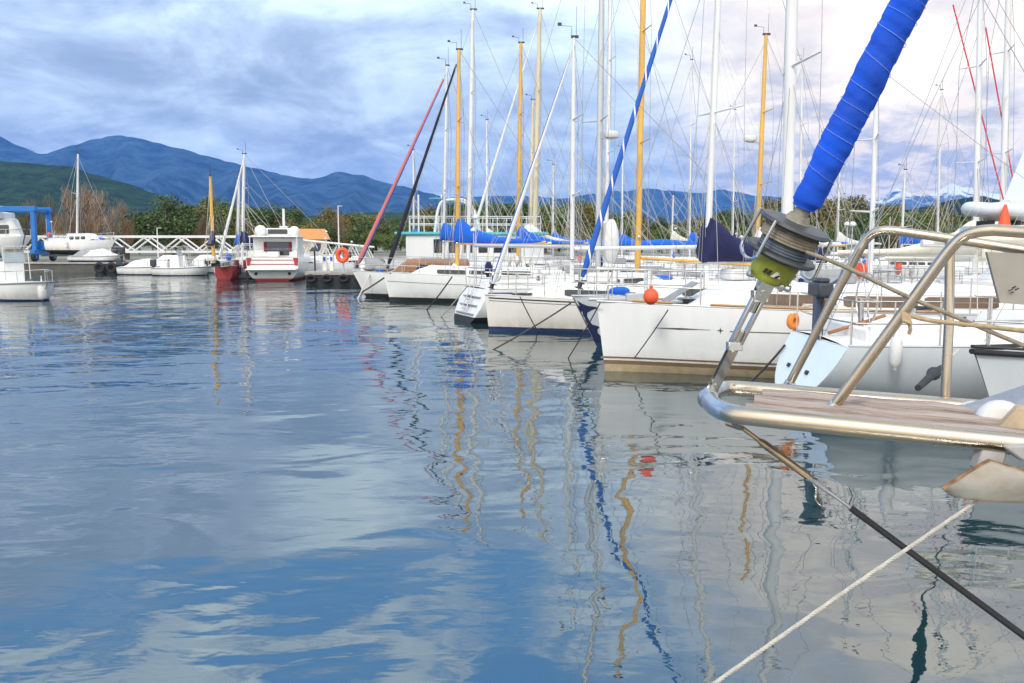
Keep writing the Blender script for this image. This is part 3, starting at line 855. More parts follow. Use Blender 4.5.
# fenders, life buoy
fender(at(896, 352, 10.58) + Vector((0, 0, 0)), 'white cylinder fender hanging on the side of the pale grey sloop', .075, .36)
fender(at(42, 291, 33.4), 'white cylinder fender on the bow of the small open motorboat', .16, .6)
def horseshoe(p):
    pts = [Vector((.13 * math.cos(a), 0, .17 * math.sin(a))) for a in [R(110 + 320 * i / 20) for i in range(21)]]
    o = MB().tube([Vector((q.x * .5, .4 * q.x, q.z * .5)) for q in pts], .05, 10).build('life_buoy', ORANGEY); o.location = p
    return tag(o, 'orange and yellow horseshoe life buoy on the stern rail of the pale grey sloop', 'life buoy')
horseshoe(at(793, 321, 12.95))

# mooring ropes into the water
def moor(px0, py0, Y, px1, py1, label, r=.02, m=None):
    rope([at(px0, py0, Y), gr(px1, py1, -.05)], r, m or ROPED, label=label, sag=.03)
moor(571, 303, 18.0, 489, 352, 'dark mooring rope from the navy flamed bow slanting down to the left', .018)
moor(600, 303, 14.6, 567, 360, 'short mooring rope beside the stem of the big white sloop', .012)
moor(668, 310, 13.3, 624, 371, 'dark mooring rope across the white topsides of the big sloop', .010)
moor(452, 277, 24.6, 426, 311, 'mooring rope hanging left of the rounded transom', .022)
moor(468, 285, 23.6, 440, 318, 'second mooring rope below the rounded transom', .018, ROPEW)
moor(391, 273, 33.4, 352, 298, 'mooring rope from the bow of the black rolled sail sloop', .03)
moor(370, 273, 35.8, 357, 300, 'pale mooring rope from the wooden cabin sloop', .03, ROPEW)
moor(520, 297, 20.5, 540, 335, 'dark mooring rope falling from the cream sloop', .014)
moor(785, 345, 12.8, 745, 387, 'dark mooring rope from the round sky-tinted transom', .018)
# ------------------------------------------------------------------ the yacht whose bowsprit platform fills the right foreground
ZP = 1.812
near0, near1 = gr(745, 416, ZP), gr(1024, 444, ZP)
far0, far1 = gr(747, 389, ZP), gr(949, 406, ZP)
tip = gr(708, 399, ZP)
nd = (near1 - near0).normalized(); fd = (far1 - far0).normalized()
NR = lambda s: near0 + nd * s
FR = lambda s: far0 + fd * s
TEAK, nt_, b_ = nodes('weathered_teak')
def teak(nt, b):
    N, Lk = nt.nodes, nt.links
    uv = N.new('ShaderNodeUVMap'); uv.uv_map = 'UVMap'; mp = N.new('ShaderNodeMapping'); mp.inputs['Scale'].default_value = (16, .55, 1); Lk.new(uv.outputs[0], mp.inputs[0])
    n = N.new('ShaderNodeTexNoise'); n.inputs['Scale'].default_value = 1.0; n.inputs['Detail'].default_value = 8; n.inputs['Roughness'].default_value = .7; Lk.new(mp.outputs[0], n.inputs['Vector'])
    rp = N.new('ShaderNodeValToRGB'); e = rp.color_ramp.elements; e[0].position = .30; e[0].color = (.13, .085, .06, 1); e[1].position = .62; e[1].color = (.50, .41, .35, 1)
    k = e.new(.45); k.color = (.36, .28, .23, 1)
    Lk.new(n.outputs[0], rp.inputs[0]); Lk.new(rp.outputs[0], b.inputs['Base Color']); b.inputs['Roughness'].default_value = .85
    bp = N.new('ShaderNodeBump'); bp.inputs['Distance'].default_value = .006; Lk.new(n.outputs[0], bp.inputs['Height']); Lk.new(bp.outputs[0], b.inputs['Normal'])
teak(nt_, b_)
GALV = mat('galvanised', (.42, .43, .45), .5, metal=.6, var=.25, scale=14, bump=.001, bscale=60)
RUSTY_ = mat('rusty_plate', (.52, .48, .42), .6, metal=.1, var=.3, scale=11, c2=(.44, .33, .22), bump=.002)
DRUMG = mat('drum_grey', (.055, .058, .062), .42, var=.35, scale=20)
LIME = mat('drum_lime', (.36, .38, .05), .45, var=.25, scale=12)
LINE = mat('furling_line', (.27, .225, .165), .9, var=.35, scale=60, bump=.002, bscale=150)
SAILB = mat('sail_cover_blue', (.006, .085, .62), .85, var=.25, scale=9, bump=.004, bscale=25)

fg = empty('moored_yacht', gr(745, 417, 0) * 0 + Vector((tip.x, tip.y, 0)), 0, 'yacht whose steel bowsprit platform, blue rolled sail and furling drum fill the right foreground', 'yacht')
O = Vector(fg.location)
class LMB(MB):
    """collects in world coordinates, builds in the yacht's frame"""
    def build(self, name, mats, parent=None, **k):
        self.v = [p - O for p in self.v]
        return MB.build(self, name, mats, parent or fg, **k)
class PMB(MB):
    def build(self, name, mats, parent=None, **k):
        self.v = [p - O for p in self.v]
        return MB.build(self, name, mats, parent, **k)

# platform frame: one tube bent round the tip
f = LMB()
pts = [NR(2.6), NR(1.2), NR(.6), NR(.2), NR(0), gr(727, 413, ZP), gr(714, 407, ZP), tip, gr(711, 392, ZP), gr(725, 388, ZP), FR(0), FR(.3), FR(.8), FR(1.4), FR(2.6)]
pts = pts[:4] + smoothpath(pts[3:12], 2)[1:-1] + pts[11:]
f.tube(pts, .0212, 18)
f.build('platform_frame', STEELF)
cb = LMB()
for s in (.22, .75, 1.3, 1.9): cb.tube([NR(s).lerp(FR(s + .1), .03) - Vector((0, 0, .008)), NR(s).lerp(FR(s + .1), .97) - Vector((0, 0, .008))], .010, 8)
cb.build('platform_crossbar', STEELF)
# cast nose fitting
nz = LMB()
nz.tube(smoothpath([gr(741, 415, ZP), gr(724, 412, ZP), gr(713, 406, ZP), tip, gr(712, 393, ZP), gr(722, 389, ZP)], 2), .0225, 16)
nz.ball(tip, .027, 16); 
nz.build('nose_casting', mat('cast_steel', (.60, .61, .62), .3, metal=1, var=.25, scale=18))
# teak slats
wid = 4
for k in range(3):
    a0, a1 = .10 + k * .275, .10 + k * .275 + .215
    mb = LMB(); rows = []
    s0 = (.0, .02, .04, .07)[k]
    for i in range(26):
        s = s0 + i * .1
        jag = .004 * math.sin(i * 2.7 + k * 2)
        p, q = NR(s), FR(s)
        w0, w1 = p.lerp(q, a0), p.lerp(q, a1)
        zt = .010 + jag * .6 + .003 * k
        rows.append([w0 + Vector((0, 0, -.012)), w0 + Vector((0, 0, zt - .004)), w0.lerp(w1, .1) + Vector((0, 0, zt)), w0.lerp(w1, .9) + Vector((0, 0, zt)), w1 + Vector((0, 0, zt - .004)), w1 + Vector((0, 0, -.012))])
    mb.grid(rows, closed=True, caps=True).build('teak_slat', TEAK, smooth=40)

# pulpit rails
def pix(*a): return [at(*q) for q in a]
nr = LMB()
pn = pix((829, 413, 1.975), (868, 360, 1.93), (905, 310, 1.885), (940, 262, 1.845), (949, 250, 1.835), (962, 236, 1.82), (978, 231, 1.80), (995, 230, 1.78), (1024, 232, 1.74), (1100, 236, 1.64), (1250, 243, 1.50))
pn = pn[:4] + smoothpath(pn[3:8], 2)[1:-1] + pn[7:]
nr.tube(pn, .0125, 14).build('pulpit_rail', STEELF)
b = LMB(); b.lathe([(.028, 0), (.028, .008), (.017, .012), (.016, .03), (.013, .032)], at(829, 414, 1.975), (pn[1] - pn[0]).normalized(), 16); b.build('rail_base', STEEL)
fr = LMB()
pf = pix((786, 390, 2.33), (812, 340, 2.28), (840, 286, 2.235), (860, 249, 2.205), (866, 239, 2.20), (876, 231, 2.185), (890, 230, 2.17), (904, 232, 2.155), (960, 240, 2.09), (1024, 250, 2.02), (1150, 268, 1.90), (1300, 285, 1.8))
pf = pf[:4] + smoothpath(pf[3:8], 2)[1:-1] + pf[7:]
fr.tube(pf, .0115, 14).build('pulpit_rail', STEELF)
b = LMB(); b.lathe([(.026, 0), (.026, .008), (.016, .012), (.015, .03), (.012, .032)], at(786, 391, 2.33), (pf[1] - pf[0]).normalized(), 16); b.build('rail_base', STEEL)
po = LMB(); po.tube([at(950, 240, 2.10), at(949, 320, 2.09), at(945, 404, 2.08)], .0115, 12); po.build('pulpit_post', STEELF)

# forestay axis
A0, A1 = at(711, 392, 2.16), at(909, 0, 1.88)
axd = (A1 - A0).normalized()
def axp(py):
    """point of the stay that shows at picture row py"""
    lo, hi = -1.0, 3.0
    for _ in range(50):
        m_ = (lo + hi) / 2; p = A0 + axd * m_
        d = p - Vector((0, 0, EYE)); fw = d.y * CP - d.z * SP; up = d.y * SP + d.z * CP
        if CY - FP * up / fw > py: lo = m_
        else: hi = m_
    return A0 + axd * lo
sidev = axd.cross(Vector((0, 1, 0))).normalized()     # across the stay, in the picture's plane
depv = axd.cross(sidev).normalized()
tb = LMB()
a, b_, c_ = axp(394), axp(352), axp(345)
for s in (-1, 1):
    tb.prism([a + depv * .010 * s + sidev * w + axd * 0 for w in (-.011, .011)] + [axp(348) + depv * .010 * s + sidev * w for w in (.011, -.011)], depv * .005 * s)
tb.tube([axp(350) - depv * .026, axp(350) + depv * .026], .007, 10)
tb.tube([axp(384) - depv * .02, axp(384) + depv * .02], .007, 10)
stp = tb.build('stay_toggle', STEEL, smooth=30)
tb2 = LMB()
for s in (-1, 1):
    p, q = axp(347), axp(296)
    M0 = sidev * .0115 * s
    tb2.prism([p + M0 - depv * .012 - sidev * .0045, p + M0 + depv * .012 - sidev * .0045, p + M0 + depv * .012 + sidev * .0045, p + M0 - depv * .012 + sidev * .0045], q - p)
tb2.box(axp(346), (.036, .03, .022)); tb2.box(axp(296), (.036, .032, .03))
tb2.tube([axp(341), axp(330)], .009, 10); tb2.tube([axp(312), axp(296)], .008, 10)
tb2.build('stay_turnbuckle', STEEL, stp, bevel=.002)
tb3 = LMB()
tb3.tube([axp(296), axp(283)], .012, 12); tb3.tube([axp(291) - depv * .028, axp(291) + depv * .028], .009, 12)
for s in (-1, 1): tb3.prism([axp(298) + depv * .018 * s - sidev * .013, axp(298) + depv * .018 * s + sidev * .013, axp(280) + depv * .018 * s + sidev * .017, axp(280) + depv * .018 * s - sidev * .017], depv * .005 * s)
tb3.tube([axp(288) - sidev * .05 + axd * .02, axp(283) - sidev * .036, axp(277) - sidev * .046], .006, 8)
tb3.build('stay_fork', STEEL, stp)

# furling drum: its axis is tipped towards the camera a little, as the stay is
dc = axp(249); da = axd
def dp(h): return h
drum = LMB()
lo_, up_ = (axp(254) - A0).length - (dc - A0).length, (axp(226) - A0).length - (dc - A0).length
drum.lathe([(.048, lo_ - .004), (.080, lo_ - .006), (.086, lo_), (.084, lo_ + .006), (.054, lo_ + .007)], dc, da, 40)
drum.lathe([(.050, up_ - .006), (.082, up_ - .004), (.086, up_), (.081, up_ + .007), (.030, up_ + .012)], dc, da, 40)
dob = drum.build('furling_drum', DRUMG, smooth=40)
lw = LMB()
n = 9
prof = [(.05, lo_ + .006)]
for i in range(n):
    h0 = lo_ + .006 + (up_ - lo_ - .012) * i / n; dh = (up_ - lo_ - .012) / n
    rr = .061 if i < 4 else .069 - .004 * (i == 8)
    prof += [(rr - .002, h0 + dh * .08), (rr, h0 + dh * .35), (rr, h0 + dh * .65), (rr - .002, h0 + dh * .92)]
prof += [(.05, up_ - .006)]
lw.lathe(prof, dc, da, 36, mf=lambda i, j: 0 if i < 17 else 1)
lw.build('wound_line', [mat('wound_grey', (.10, .12, .15), .85, var=.3, scale=50, bump=.002, bscale=120), LINE], dob, smooth=60)
bs = LMB()
bs.lathe([(.018, lo_ - .074), (.044, lo_ - .070), (.050, lo_ - .060), (.0565, lo_ - .012), (.052, lo_ - .006), (.02, lo_ - .005)], dc, da, 36)
bso = bs.build('drum_base', LIME, dob, smooth=40)
em = LMB()   # printed mark on the lime cover: dark blocks and a white wedge
fwd = (Vector((0, 0, EYE)) - dc); fwd = (fwd - da * fwd.dot(da)).normalized(); rt = da.cross(fwd).normalized()
if rt.x < 0: rt = -rt
def onc(deg, h, r=.0582):
    a_ = R(deg); return dc + da * h + (fwd * math.cos(a_) + rt * math.sin(a_)) * r
def patch(d0, d1, h0, h1, m=0, sk=4):
    k = 4; rows = []
    for i in range(k + 1):
        d = d0 + (d1 - d0) * i / k; rows.append([onc(d, h0, .0570), onc(d + sk, h1, .0590)])
    em.grid(rows, m)
hm = lo_ - .040
patch(-20, -12, hm - .006, hm + .007); patch(-10, -2, hm - .006, hm + .007); patch(2, 10, hm - .007, hm + .008, 1, 8); patch(11, 17, hm - .008, hm + .002, 0, 6); patch(17, 26, hm - .006, hm + .004, 1, -6)
em.build('drum_mark', [BLACK, FEND], bso, smooth=0)
bt = LMB()
for d in (-55, 40, 75): bt.lathe([(.009, -.006), (.009, .008), (.005, .01)], onc(d, lo_ - .066, .050), (onc(d, 0) - onc(d + 180, 0)).normalized(), 10)
bt.build('drum_bolt', STEEL, bso)
# wire guards
def rim(deg, r, h):
    a_ = R(deg); return dc + da * h + (fwd * math.cos(a_) + rt * math.sin(a_)) * r
for name_, degs in (('l', (-100, -28)), ('r', (80, 150))):
    g = LMB(); d0, d1 = degs
    path = [rim(d0, .090, up_ + .006), rim(d0, .096, lo_ - .012), rim(d0 + 8, .092, lo_ - .026), rim((d0 + d1) / 2, .080, lo_ - .034), rim(d1 - 8, .092, lo_ - .026), rim(d1, .096, lo_ - .012), rim(d1, .090, up_ + .006)]
    g.tube([path[0]] + smoothpath(path[1:-1], 2) + [path[-1]], .0042, 8).build('drum_guard', STEEL, dob)
sw = LMB()
sw.tube([axp(227), axp(215)], [.038, .024], 14); sw.tube([axp(217), axp(206)], .018, 12)
sw.build('furling_swivel', mat('dirty_cloth', (.30, .28, .22), .9, var=.4, scale=30, bump=.004, bscale=40), dob)

# the rolled genoa in its blue cover: turns overlap like a bandage
WPH = lambda s: s / .041 + .40 * math.sin(s * 9.5) + .28 * math.sin(s * 24 + 1)
TAB = [(WPH(i * .0005), i * .0005) for i in range(13200)]
import bisect
WK = [a for a, b_ in TAB]
def WINV(ph):
    i = min(len(TAB) - 1, bisect.bisect_left(WK, ph)); return TAB[i][1]
rows = []; 
p0, L_ = axp(208), 6.5
ns = 1000; nr_ = 32
for i in range(ns + 1):
    s = L_ * i / ns
    base = p0 + axd * s
    env = (.0325 + .003 * min(1, s / .16)) * (1 + .02 * s)
    if s < .01: env = .026
    row = []
    for j in range(nr_):
        an = 2 * math.pi * j / nr_
        ph = (WPH(s) + j / nr_) % 1.0
        lap = -.0022 * ph ** 1.4
        wr_ = .0034 * noise.noise(Vector((s * 14, math.cos(an) * 1.3, math.sin(an) * 1.3 + 3)))
        row.append(base + (sidev * math.cos(an) * 1.06 + depv * math.sin(an) * .95) * (env + lap + wr_))
    rows.append(row)
g = LMB().grid(rows, closed=True, caps=True)
sl = g.build('rolled_sail', SAILB, smooth=50)
stc = LMB()
pts = []
for i in range(int(L_ / .040) * 24):
    s = WINV(1 + i / 24 + .62)
    j = -(i % 24) / 24
    an = 2 * math.pi * j
    env = (.0325 + .003 * min(1, s / .16)) * (1 + .02 * s) - .0012
    pts.append(p0 + axd * s + (sidev * math.cos(an) * 1.06 + depv * math.sin(an) * .95) * (env + .0016))
stc.tube(pts[:1900], .0006, 4)
stc.build('sail_stitching', mat('thread', (.22, .36, .72), .9), sl)

# running lines on the pulpit
ln = LMB(); ln.tube(smoothpath(pix((806, 252, 1.97), (840, 264, 1.93), (905, 296, 1.88), (968, 322, 1.82), (1024, 346, 1.76), (1150, 395, 1.6)), 2), .0048, 10); ln.build('furling_line', LINE)
ln = LMB(); ln.tube(smoothpath(pix((904, 314, 1.885), (930, 321, 1.86), (975, 325, 1.81), (1024, 331, 1.76), (1160, 345, 1.6)), 2), .0052, 10)
for k in range(4): ln.tube([at(902 + k * 2.2, 311 + k, 1.875 - .003 * k) , at(904 + k * 2.2, 322 + k * .8, 1.86)], .004, 8)
ln.tube(smoothpath(pix((906, 318, 1.87), (911, 328, 1.865), (909, 334, 1.87)), 1), .004, 8)
ln.build('guard_rope', mat('guard_line', (.45, .34, .20), .85, var=.35, scale=50), None)

# bobstay
B0, B1 = at(741, 427, 2.02), at(1024, 636, 1.75)
bd = B1 - B0
bb = LMB(); 
bb.tube([gr(733, 419, ZP - .01) , gr(735, 424, ZP - .03), B0], .008, 10)
bb.tube([at(727, 423, 2.06), at(741, 428, 2.03)], .007, 10)
bb.tube([B0, B0 + bd * .08], .0055, 10)
q0 = B0 + bd * .07
bb.tube([B0 + bd * .07, B0 + bd * .085, B0 + bd * .26, B0 + bd * .275], [.006, .0098, .0092, .006], 12)
bob = bb.build('bobstay_turnbuckle', mat('bronze_steel', (.40, .30, .19), .35, metal=.8, var=.4, scale=22))
bb = LMB(); bb.tube([B0 + bd * .27, B0 + bd * .43], .0042, 8)
bb.tube([B0 + bd * .283 - sidev * .02, B0 + bd * .283 + sidev * .02], .005, 8)
for k in range(5): bb.tube([B0 + bd * (.285 + .01 * k) + sidev * .012, B0 + bd * (.305 + .012 * k) - sidev * .010 + Vector((0, 0, -.004))], .004, 6)
bb.build('bobstay_wire', WIRE, bob)
bb = LMB(); bb.tube([B0 + bd * .415, B0 + bd * .42, B0 + bd * 1.0, B0 + bd * 3.55], .0074, 10); bb.build('bobstay_hose', RUBBER, bob)

# bow roller gear near the frame edge
for k, (px, py, Y, r) in enumerate(((1000, 424, 1.85, .052), (973, 421, 2.0, .05))):
    p = at(px, py, Y); rl = LMB(); rl.lathe([(.02, -.035), (r * .8, -.033), (r, -.015), (r, .015), (r * .8, .033), (.02, .035)], p, (nd.y * -1, nd.x, 0), 24); rl.build('anchor_roller', FEND)
ck = LMB(); ck.prism([at(995, 432, 1.76), at(1018, 407, 1.76), at(1080, 410, 1.70), at(1080, 440, 1.70)], Vector((.01, .03, 0))); ck.build('roller_cheek', mat('beige_wood', (.45, .34, .22), .75, var=.3, scale=20), bevel=.004)
wg = LMB()
rows = [[at(944, 411, 1.98), at(944, 412, 1.96), at(946, 413, 1.95)], [at(985, 398, 1.93), at(985, 406, 1.90), at(985, 412, 1.88)], [at(1024, 385, 1.90), at(1024, 400, 1.86), at(1024, 414, 1.82)], [at(1100, 362, 1.8), at(1100, 390, 1.76), at(1100, 412, 1.72)]]
wg.grid(rows); wg.grid([[p + Vector((0, .02, -.01)) for p in r] for r in rows]); wg.build('stem_plate', GALV, smooth=30)
# plain grey board lashed to the rail
bdp = LMB(); bdp.prism([at(987, 252, 2.0), at(1000, 303, 2.0), at(1040, 306, 1.97), at(1080, 300, 1.93), at(1080, 256, 1.93)], Vector((.004, .016, 0)))
bdo = bdp.build('rail_board', mat('board_grey', (.40, .37, .32), .6, var=.18, scale=6))
mk = LMB()
for (x0, y0, x1, y1) in ((1008, 291, 1013, 289), (1012, 288, 1016, 286), (1015, 290, 1019, 288), (1010, 293, 1014, 292)):
    a = at(x0, y0, 1.985); b2 = at(x1, y1, 1.982); mk.tube([a, b2], .0012, 5)
mk.build('board_mark', BLACK, bdo)
# hull of the yacht, its stem beyond the right edge of the frame
stem = B0 + bd * 3.5
HF = Hull(11, 3.3, 1.72, 1.4, D=.5, rake=1.2)
hr = bpy.data.objects.new('hull_mount', None)
mbx = None
ang = math.atan2(nd.y + fd.y, nd.x + fd.x)
ca, sa = math.cos(ang), math.sin(ang)
cen = (NR(1.9) + FR(1.9)) / 2
org = Vector((cen.x, cen.y, 0)) + Vector((ca, sa, 0)) * 1.2
def hw(p): return Vector((org.x + p.x * ca - p.y * sa, org.y + p.x * sa + p.y * ca, p.z))
bpy.data.objects.remove(hr)
ts = [(i / 24) ** 1.3 for i in range(25)]
rows = []
for t in ts:
    zs = [HF.sheer(t) * (1 - k / 8) for k in range(9)] + [-.2, HF.keel(t) if HF.keel(t) < -.2 else -.21]
    pr = [HF.pt(t, z, -1) for z in zs]; sb = [HF.pt(t, z, 1) for z in zs]
    rows.append([hw(p) for p in pr + list(reversed(sb[:-1]))])
LMB().grid(rows, caps=True).build('hull', WHITE)
rows = []
for t in ts:
    F_ = HF.sheer(t) - .01; h_ = HF.half(t); x = HF.pt(t, F_).x
    rows.append([hw(Vector((x, h_ * q, F_ + .05 * (1 - q * q)))) for q in (-1, -.5, 0, .5, 1)])
LMB().grid(rows).build('deck', WHITE2)

# anchor hung under the platform: a thing of its own
an = MB()
o0 = at(985, 480, 1.62)
outl = [(944, 490), (952, 483), (968, 474), (984, 464), (990, 461), (1003, 465), (1024, 472), (1060, 480), (1100, 488), (1100, 503), (1040, 503), (1000, 502), (962, 499), (950, 496)]
TOPE = [(944, 490), (952, 484), (968, 474.5), (984, 464.5), (991, 461), (1004, 465), (1024, 471), (1060, 478), (1100, 484)]
BOTE = [(944, 491), (951, 496), (966, 499.5), (984, 501.5), (1000, 502.5), (1020, 503), (1040, 503), (1070, 503), (1100, 503)]
def arow(t, b_, off):
    out = []
    for k in range(9):
        q = k / 8; bul = math.sin(math.pi * q) * .009 * min(1, (t[0] - 940) / 50)
        p = at(t[0] + (b_[0] - t[0]) * q, t[1] + (b_[1] - t[1]) * q, 1.64 - (t[0] - 944) * .0006 + .02 * q)
        out.append(p - o0 + Vector((0, off - bul, 0)))
    return out
fr_ = [arow(t, b_, 0) for t, b_ in zip(TOPE, BOTE)]
an.grid([r + list(reversed([p + Vector((.001, .011, .002)) for p in r])) for r in fr_], closed=True, caps=True)
WORN, ntw, bw = nodes('galvanised_worn')
def worn(nt, b):
    N, Lk = nt.nodes, nt.links
    uv = N.new('ShaderNodeUVMap'); uv.uv_map = 'UVMap'; sx = N.new('ShaderNodeSeparateXYZ'); Lk.new(uv.outputs[0], sx.inputs[0])
    tc = N.new('ShaderNodeTexCoord'); n = N.new('ShaderNodeTexNoise'); n.inputs['Scale'].default_value = 38; n.inputs['Detail'].default_value = 7; Lk.new(tc.outputs['Object'], n.inputs['Vector'])
    n2 = N.new('ShaderNodeTexNoise'); n2.inputs['Scale'].default_value = 14; n2.inputs['Detail'].default_value = 5; Lk.new(tc.outputs['Object'], n2.inputs['Vector'])
    a = N.new('ShaderNodeMath'); a.operation = 'SUBTRACT'; Lk.new(sx.outputs[0], a.inputs[0]); a.inputs[1].default_value = .222
    c = N.new('ShaderNodeMath'); c.operation = 'ABSOLUTE'; Lk.new(a.outputs[0], c.inputs[0])
    d = N.new('ShaderNodeMath'); d.operation = 'MULTIPLY_ADD'; Lk.new(n2.outputs[0], d.inputs[0]); d.inputs[1].default_value = .16; Lk.new(c.outputs[0], d.inputs[2])
    mr = N.new('ShaderNodeMapRange'); mr.inputs[1].default_value = .275; mr.inputs[2].default_value = .335; Lk.new(d.outputs[0], mr.inputs[0])
    r1 = N.new('ShaderNodeValToRGB'); Lk.new(n2.outputs[0], r1.inputs[0]); e = r1.color_ramp.elements; e[0].position = .35; e[0].color = (.44, .36, .27, 1); e[1].position = .6; e[1].color = (.55, .51, .44, 1)
    r2 = N.new('ShaderNodeValToRGB'); Lk.new(n.outputs[0], r2.inputs[0]); e = r2.color_ramp.elements; e[0].position = .35; e[0].color = (.16, .08, .04, 1); e[1].position = .65; e[1].color = (.42, .22, .09, 1)
    mx = N.new('ShaderNodeMix'); mx.data_type = 'RGBA'; Lk.new(mr.outputs[0], mx.inputs['Factor']); Lk.new(r1.outputs[0], mx.inputs['A']); Lk.new(r2.outputs[0], mx.inputs['B'])
    Lk.new(mx.outputs['Result'], b.inputs['Base Color']); b.inputs['Roughness'].default_value = .62
    bp = N.new('ShaderNodeBump'); bp.inputs['Distance'].default_value = .002; Lk.new(n.outputs[0], bp.inputs['Height']); Lk.new(bp.outputs[0], b.inputs['Normal'])
worn(ntw, bw)
fl = an.build('anchor', WORN, smooth=50); fl.location = o0
tag(fl, 'rust-edged plough anchor hanging under the bowsprit platform', 'anchor')
sk = MB(); sk.prism([p - o0 for p in (at(976, 470, 1.66), at(984, 446, 1.66), at(1010, 444, 1.64), at(1004, 468, 1.64))], Vector((0, .03, 0)))
sk.prism([p - o0 for p in (at(1003, 446, 1.63), at(1100, 444, 1.52), at(1100, 470, 1.52), at(1024, 462, 1.60))], Vector((0, .03, 0)))
sk.build('shank', mat('anchor_shank', (.45, .43, .40), .5, metal=.3, var=.3, scale=9), fl, bevel=.004)
# pale rope running down to the quay
rope([at(976, 502, 1.66), at(850, 588, 1.58), at(715, 683, 1.5), at(600, 764, 1.44), Vector((-.3, 1.1, .1))], .0042, mat('rope_greyish', (.50, .47, .40), .95, var=.25, scale=60), lay=.022, label='pale twisted rope running from under the anchor down to the lower edge of the picture', n=14)
# grey snubber with chain between the platform and the light grey sloop
rb = rope([at(959, 349, 9.4), at(940, 368, 7.6)], .012, ROPEW, label='pale rope on the bow of the light grey sloop', n=6)
sn = MB(); pa, pb = at(941, 367, 7.6), at(918, 388, 5.2)
sn.tube([pa, pa.lerp(pb, .25), pa.lerp(pb, .4), pa.lerp(pb, .55), pb], [.02, .03, .055, .03, .02], 10)
sno = sn.build('snubber', RUBBER, loc=pa); tag(sno, 'black rubber mooring snubber on the rope of the light grey sloop', 'snubber')
hk = LMB(); hk.tube(smoothpath(pix((889, 397, 2.1), (897, 402, 2.08), (912, 407, 2.05), (921, 412, 2.03)), 2), [.004] + [.008] * 10 + [.004] if False else .0075, 8); hk.build('deck_hook', GALV)
# ------------------------------------------------------------------ motorboats
def motorboat(label, pos, h, L=5.5, B=2.1, F=.85, kind='open', hull=None, outboard=True, z=0.0, group=None, cat='motorboat', name='motorboat', cover=None):
    rz = R(h); o = Vector(pos); o.z = z
    H = Hull(L, B, F, F * .8, D=.35, rake=.6, tr=.92, full=2.3, maxp=.5)
    root = empty(name, o, rz, label, cat, group)
    hull = hull or (WHITE, WHITE, AFB, AFB, WHITE2)
    build_hull(H, root, hull, (.14, .06))
    gl = MB()
    for s in (-1, 1): gl.tube(rail_line(H, 0, 1, -.03, 16, s, -.01), .035, 6)
    gl.build('rubbing_strake', GREYC, root)
    xs = L - .6
    if kind == 'open':
        c = MB(); c.box((L * .50, 0, F + .25), (.7, .8, .95)); c.box((L * .68, 0, F + .05), (.5, 1.1, .5)); c.build('console', WHITE2, root, bevel=.05)
        w = MB(); w.box((L * .44, 0, F + .90), (.04, .85, .42), M=Matrix.Rotation(R(22), 3, 'Y')); w.build('windscreen', mat('clear_plastic', (.35, .40, .42), .1, var=.1), root)
        r = MB()
        for s in (-1, 1):
            r.tube([(L * .38, s * .48, F), (L * .40, s * .48, F + 1.35), (L * .62, s * .48, F + 1.40), (L * .66, s * .48, F)], .02, 6)
        r.tube([(L * .40, -.48, F + 1.35), (L * .40, .48, F + 1.35)], .02, 6)
        r.build('console_frame', STEEL, root)
    elif kind == 'cabin':
        cabin(root, H, L * .16 - .6, L * .72 - .6, B * .40, .8, WHITE2, GLASS, front=1.1, nwin=2, winh=.5)
        r = MB()
        for s in (-1, 1): r.tube(smoothpath([(L * .78 - .6, s * B * .4, F * .8), (L * .74 - .6, s * B * .4, F + 1.25), (L * .66 - .6, s * B * .3, F + 1.5)], 1), .02, 6)
        r.build('roof_frame', STEEL, root)
    elif kind == 'covered':
        mb = MB(); rows = []
        for q, hh in ((0, .05), (.2, .35), (.5, .62), (.8, .5), (1, .05)):
            x = L * (.1 + .8 * q) - .6; ww = max(.05, H.half(H.tx(x)) + .01)
            rows.append([(x, ww * math.cos(math.pi * k / 10), H.sheer(H.tx(x)) - .05 + (hh + .05) * math.sin(math.pi * k / 10) ** .8) for k in range(11)])
        mb.grid(rows).build('boat_cover', cover or GREYC, root, smooth=50)
    pr = MB()
    a = rail_line(H, 0, .45, .45, 6, -1, .06); b = rail_line(H, 0, .45, .45, 6, 1, .06)
    pr.tube(smoothpath(list(reversed(a)) + b, 1), .015, 6)
    for t in (.02, .2, .42):
        for s in (-1, 1):
            q = rail_line(H, t, t + .001, 0, 1, s, .06)[0]; pr.tube([q, q + Vector((0, 0, .45))], .014, 6)
    pr.build('bow_rail', STEEL, root)
    if outboard:
        m = MB(); m.box((xs + .22, 0, F * .8 + .35), (.40, .34, .50)); m.build('outboard_motor', DGREY, root, bevel=.07)
        m = MB(); m.box((xs + .20, 0, F * .8 - .25), (.18, .14, .8)); m.build('motor_leg', DGREY, root, bevel=.02)
    return root, H

motorboat('white open motorboat with a console and steel frame at the left edge', gr(42, 301), 142, L=5.4, B=2.1, F=.80, kind='open')
small = [
 (150, 66, 15, 'cabin', 'small white cabin motorboat left of the dark outboards on the quay', None),
 (168, 64, 175, 'covered', 'white covered motorboat in front of the footbridge, bow to the right', WHITEC),
 (188, 68, 10, 'cabin', 'white cabin motorboat moored below the right part of the truss', None),
 (205, 62, 178, 'open', 'white open motorboat just left of the red hull', None),
 (312, 62, 5, 'cabin', 'white cabin boat behind the concrete pontoon, left of the life ring', None),
 (352, 60, 170, 'cabin', 'white cabin boat behind the concrete pontoon, right of the life ring', None),
 (330, 70, 10, 'covered', 'covered motorboat far behind the concrete pontoon', GREYC),
]
for px, Y, h, k, lb, cv in small:
    motorboat(lb, at(px, 262, Y), h, L=(4.2 if k != 'cabin' else 4.6) if px < 300 else 6.0, B=1.8, F=.7, kind=k, cover=cv, group='small motorboats by the quay')

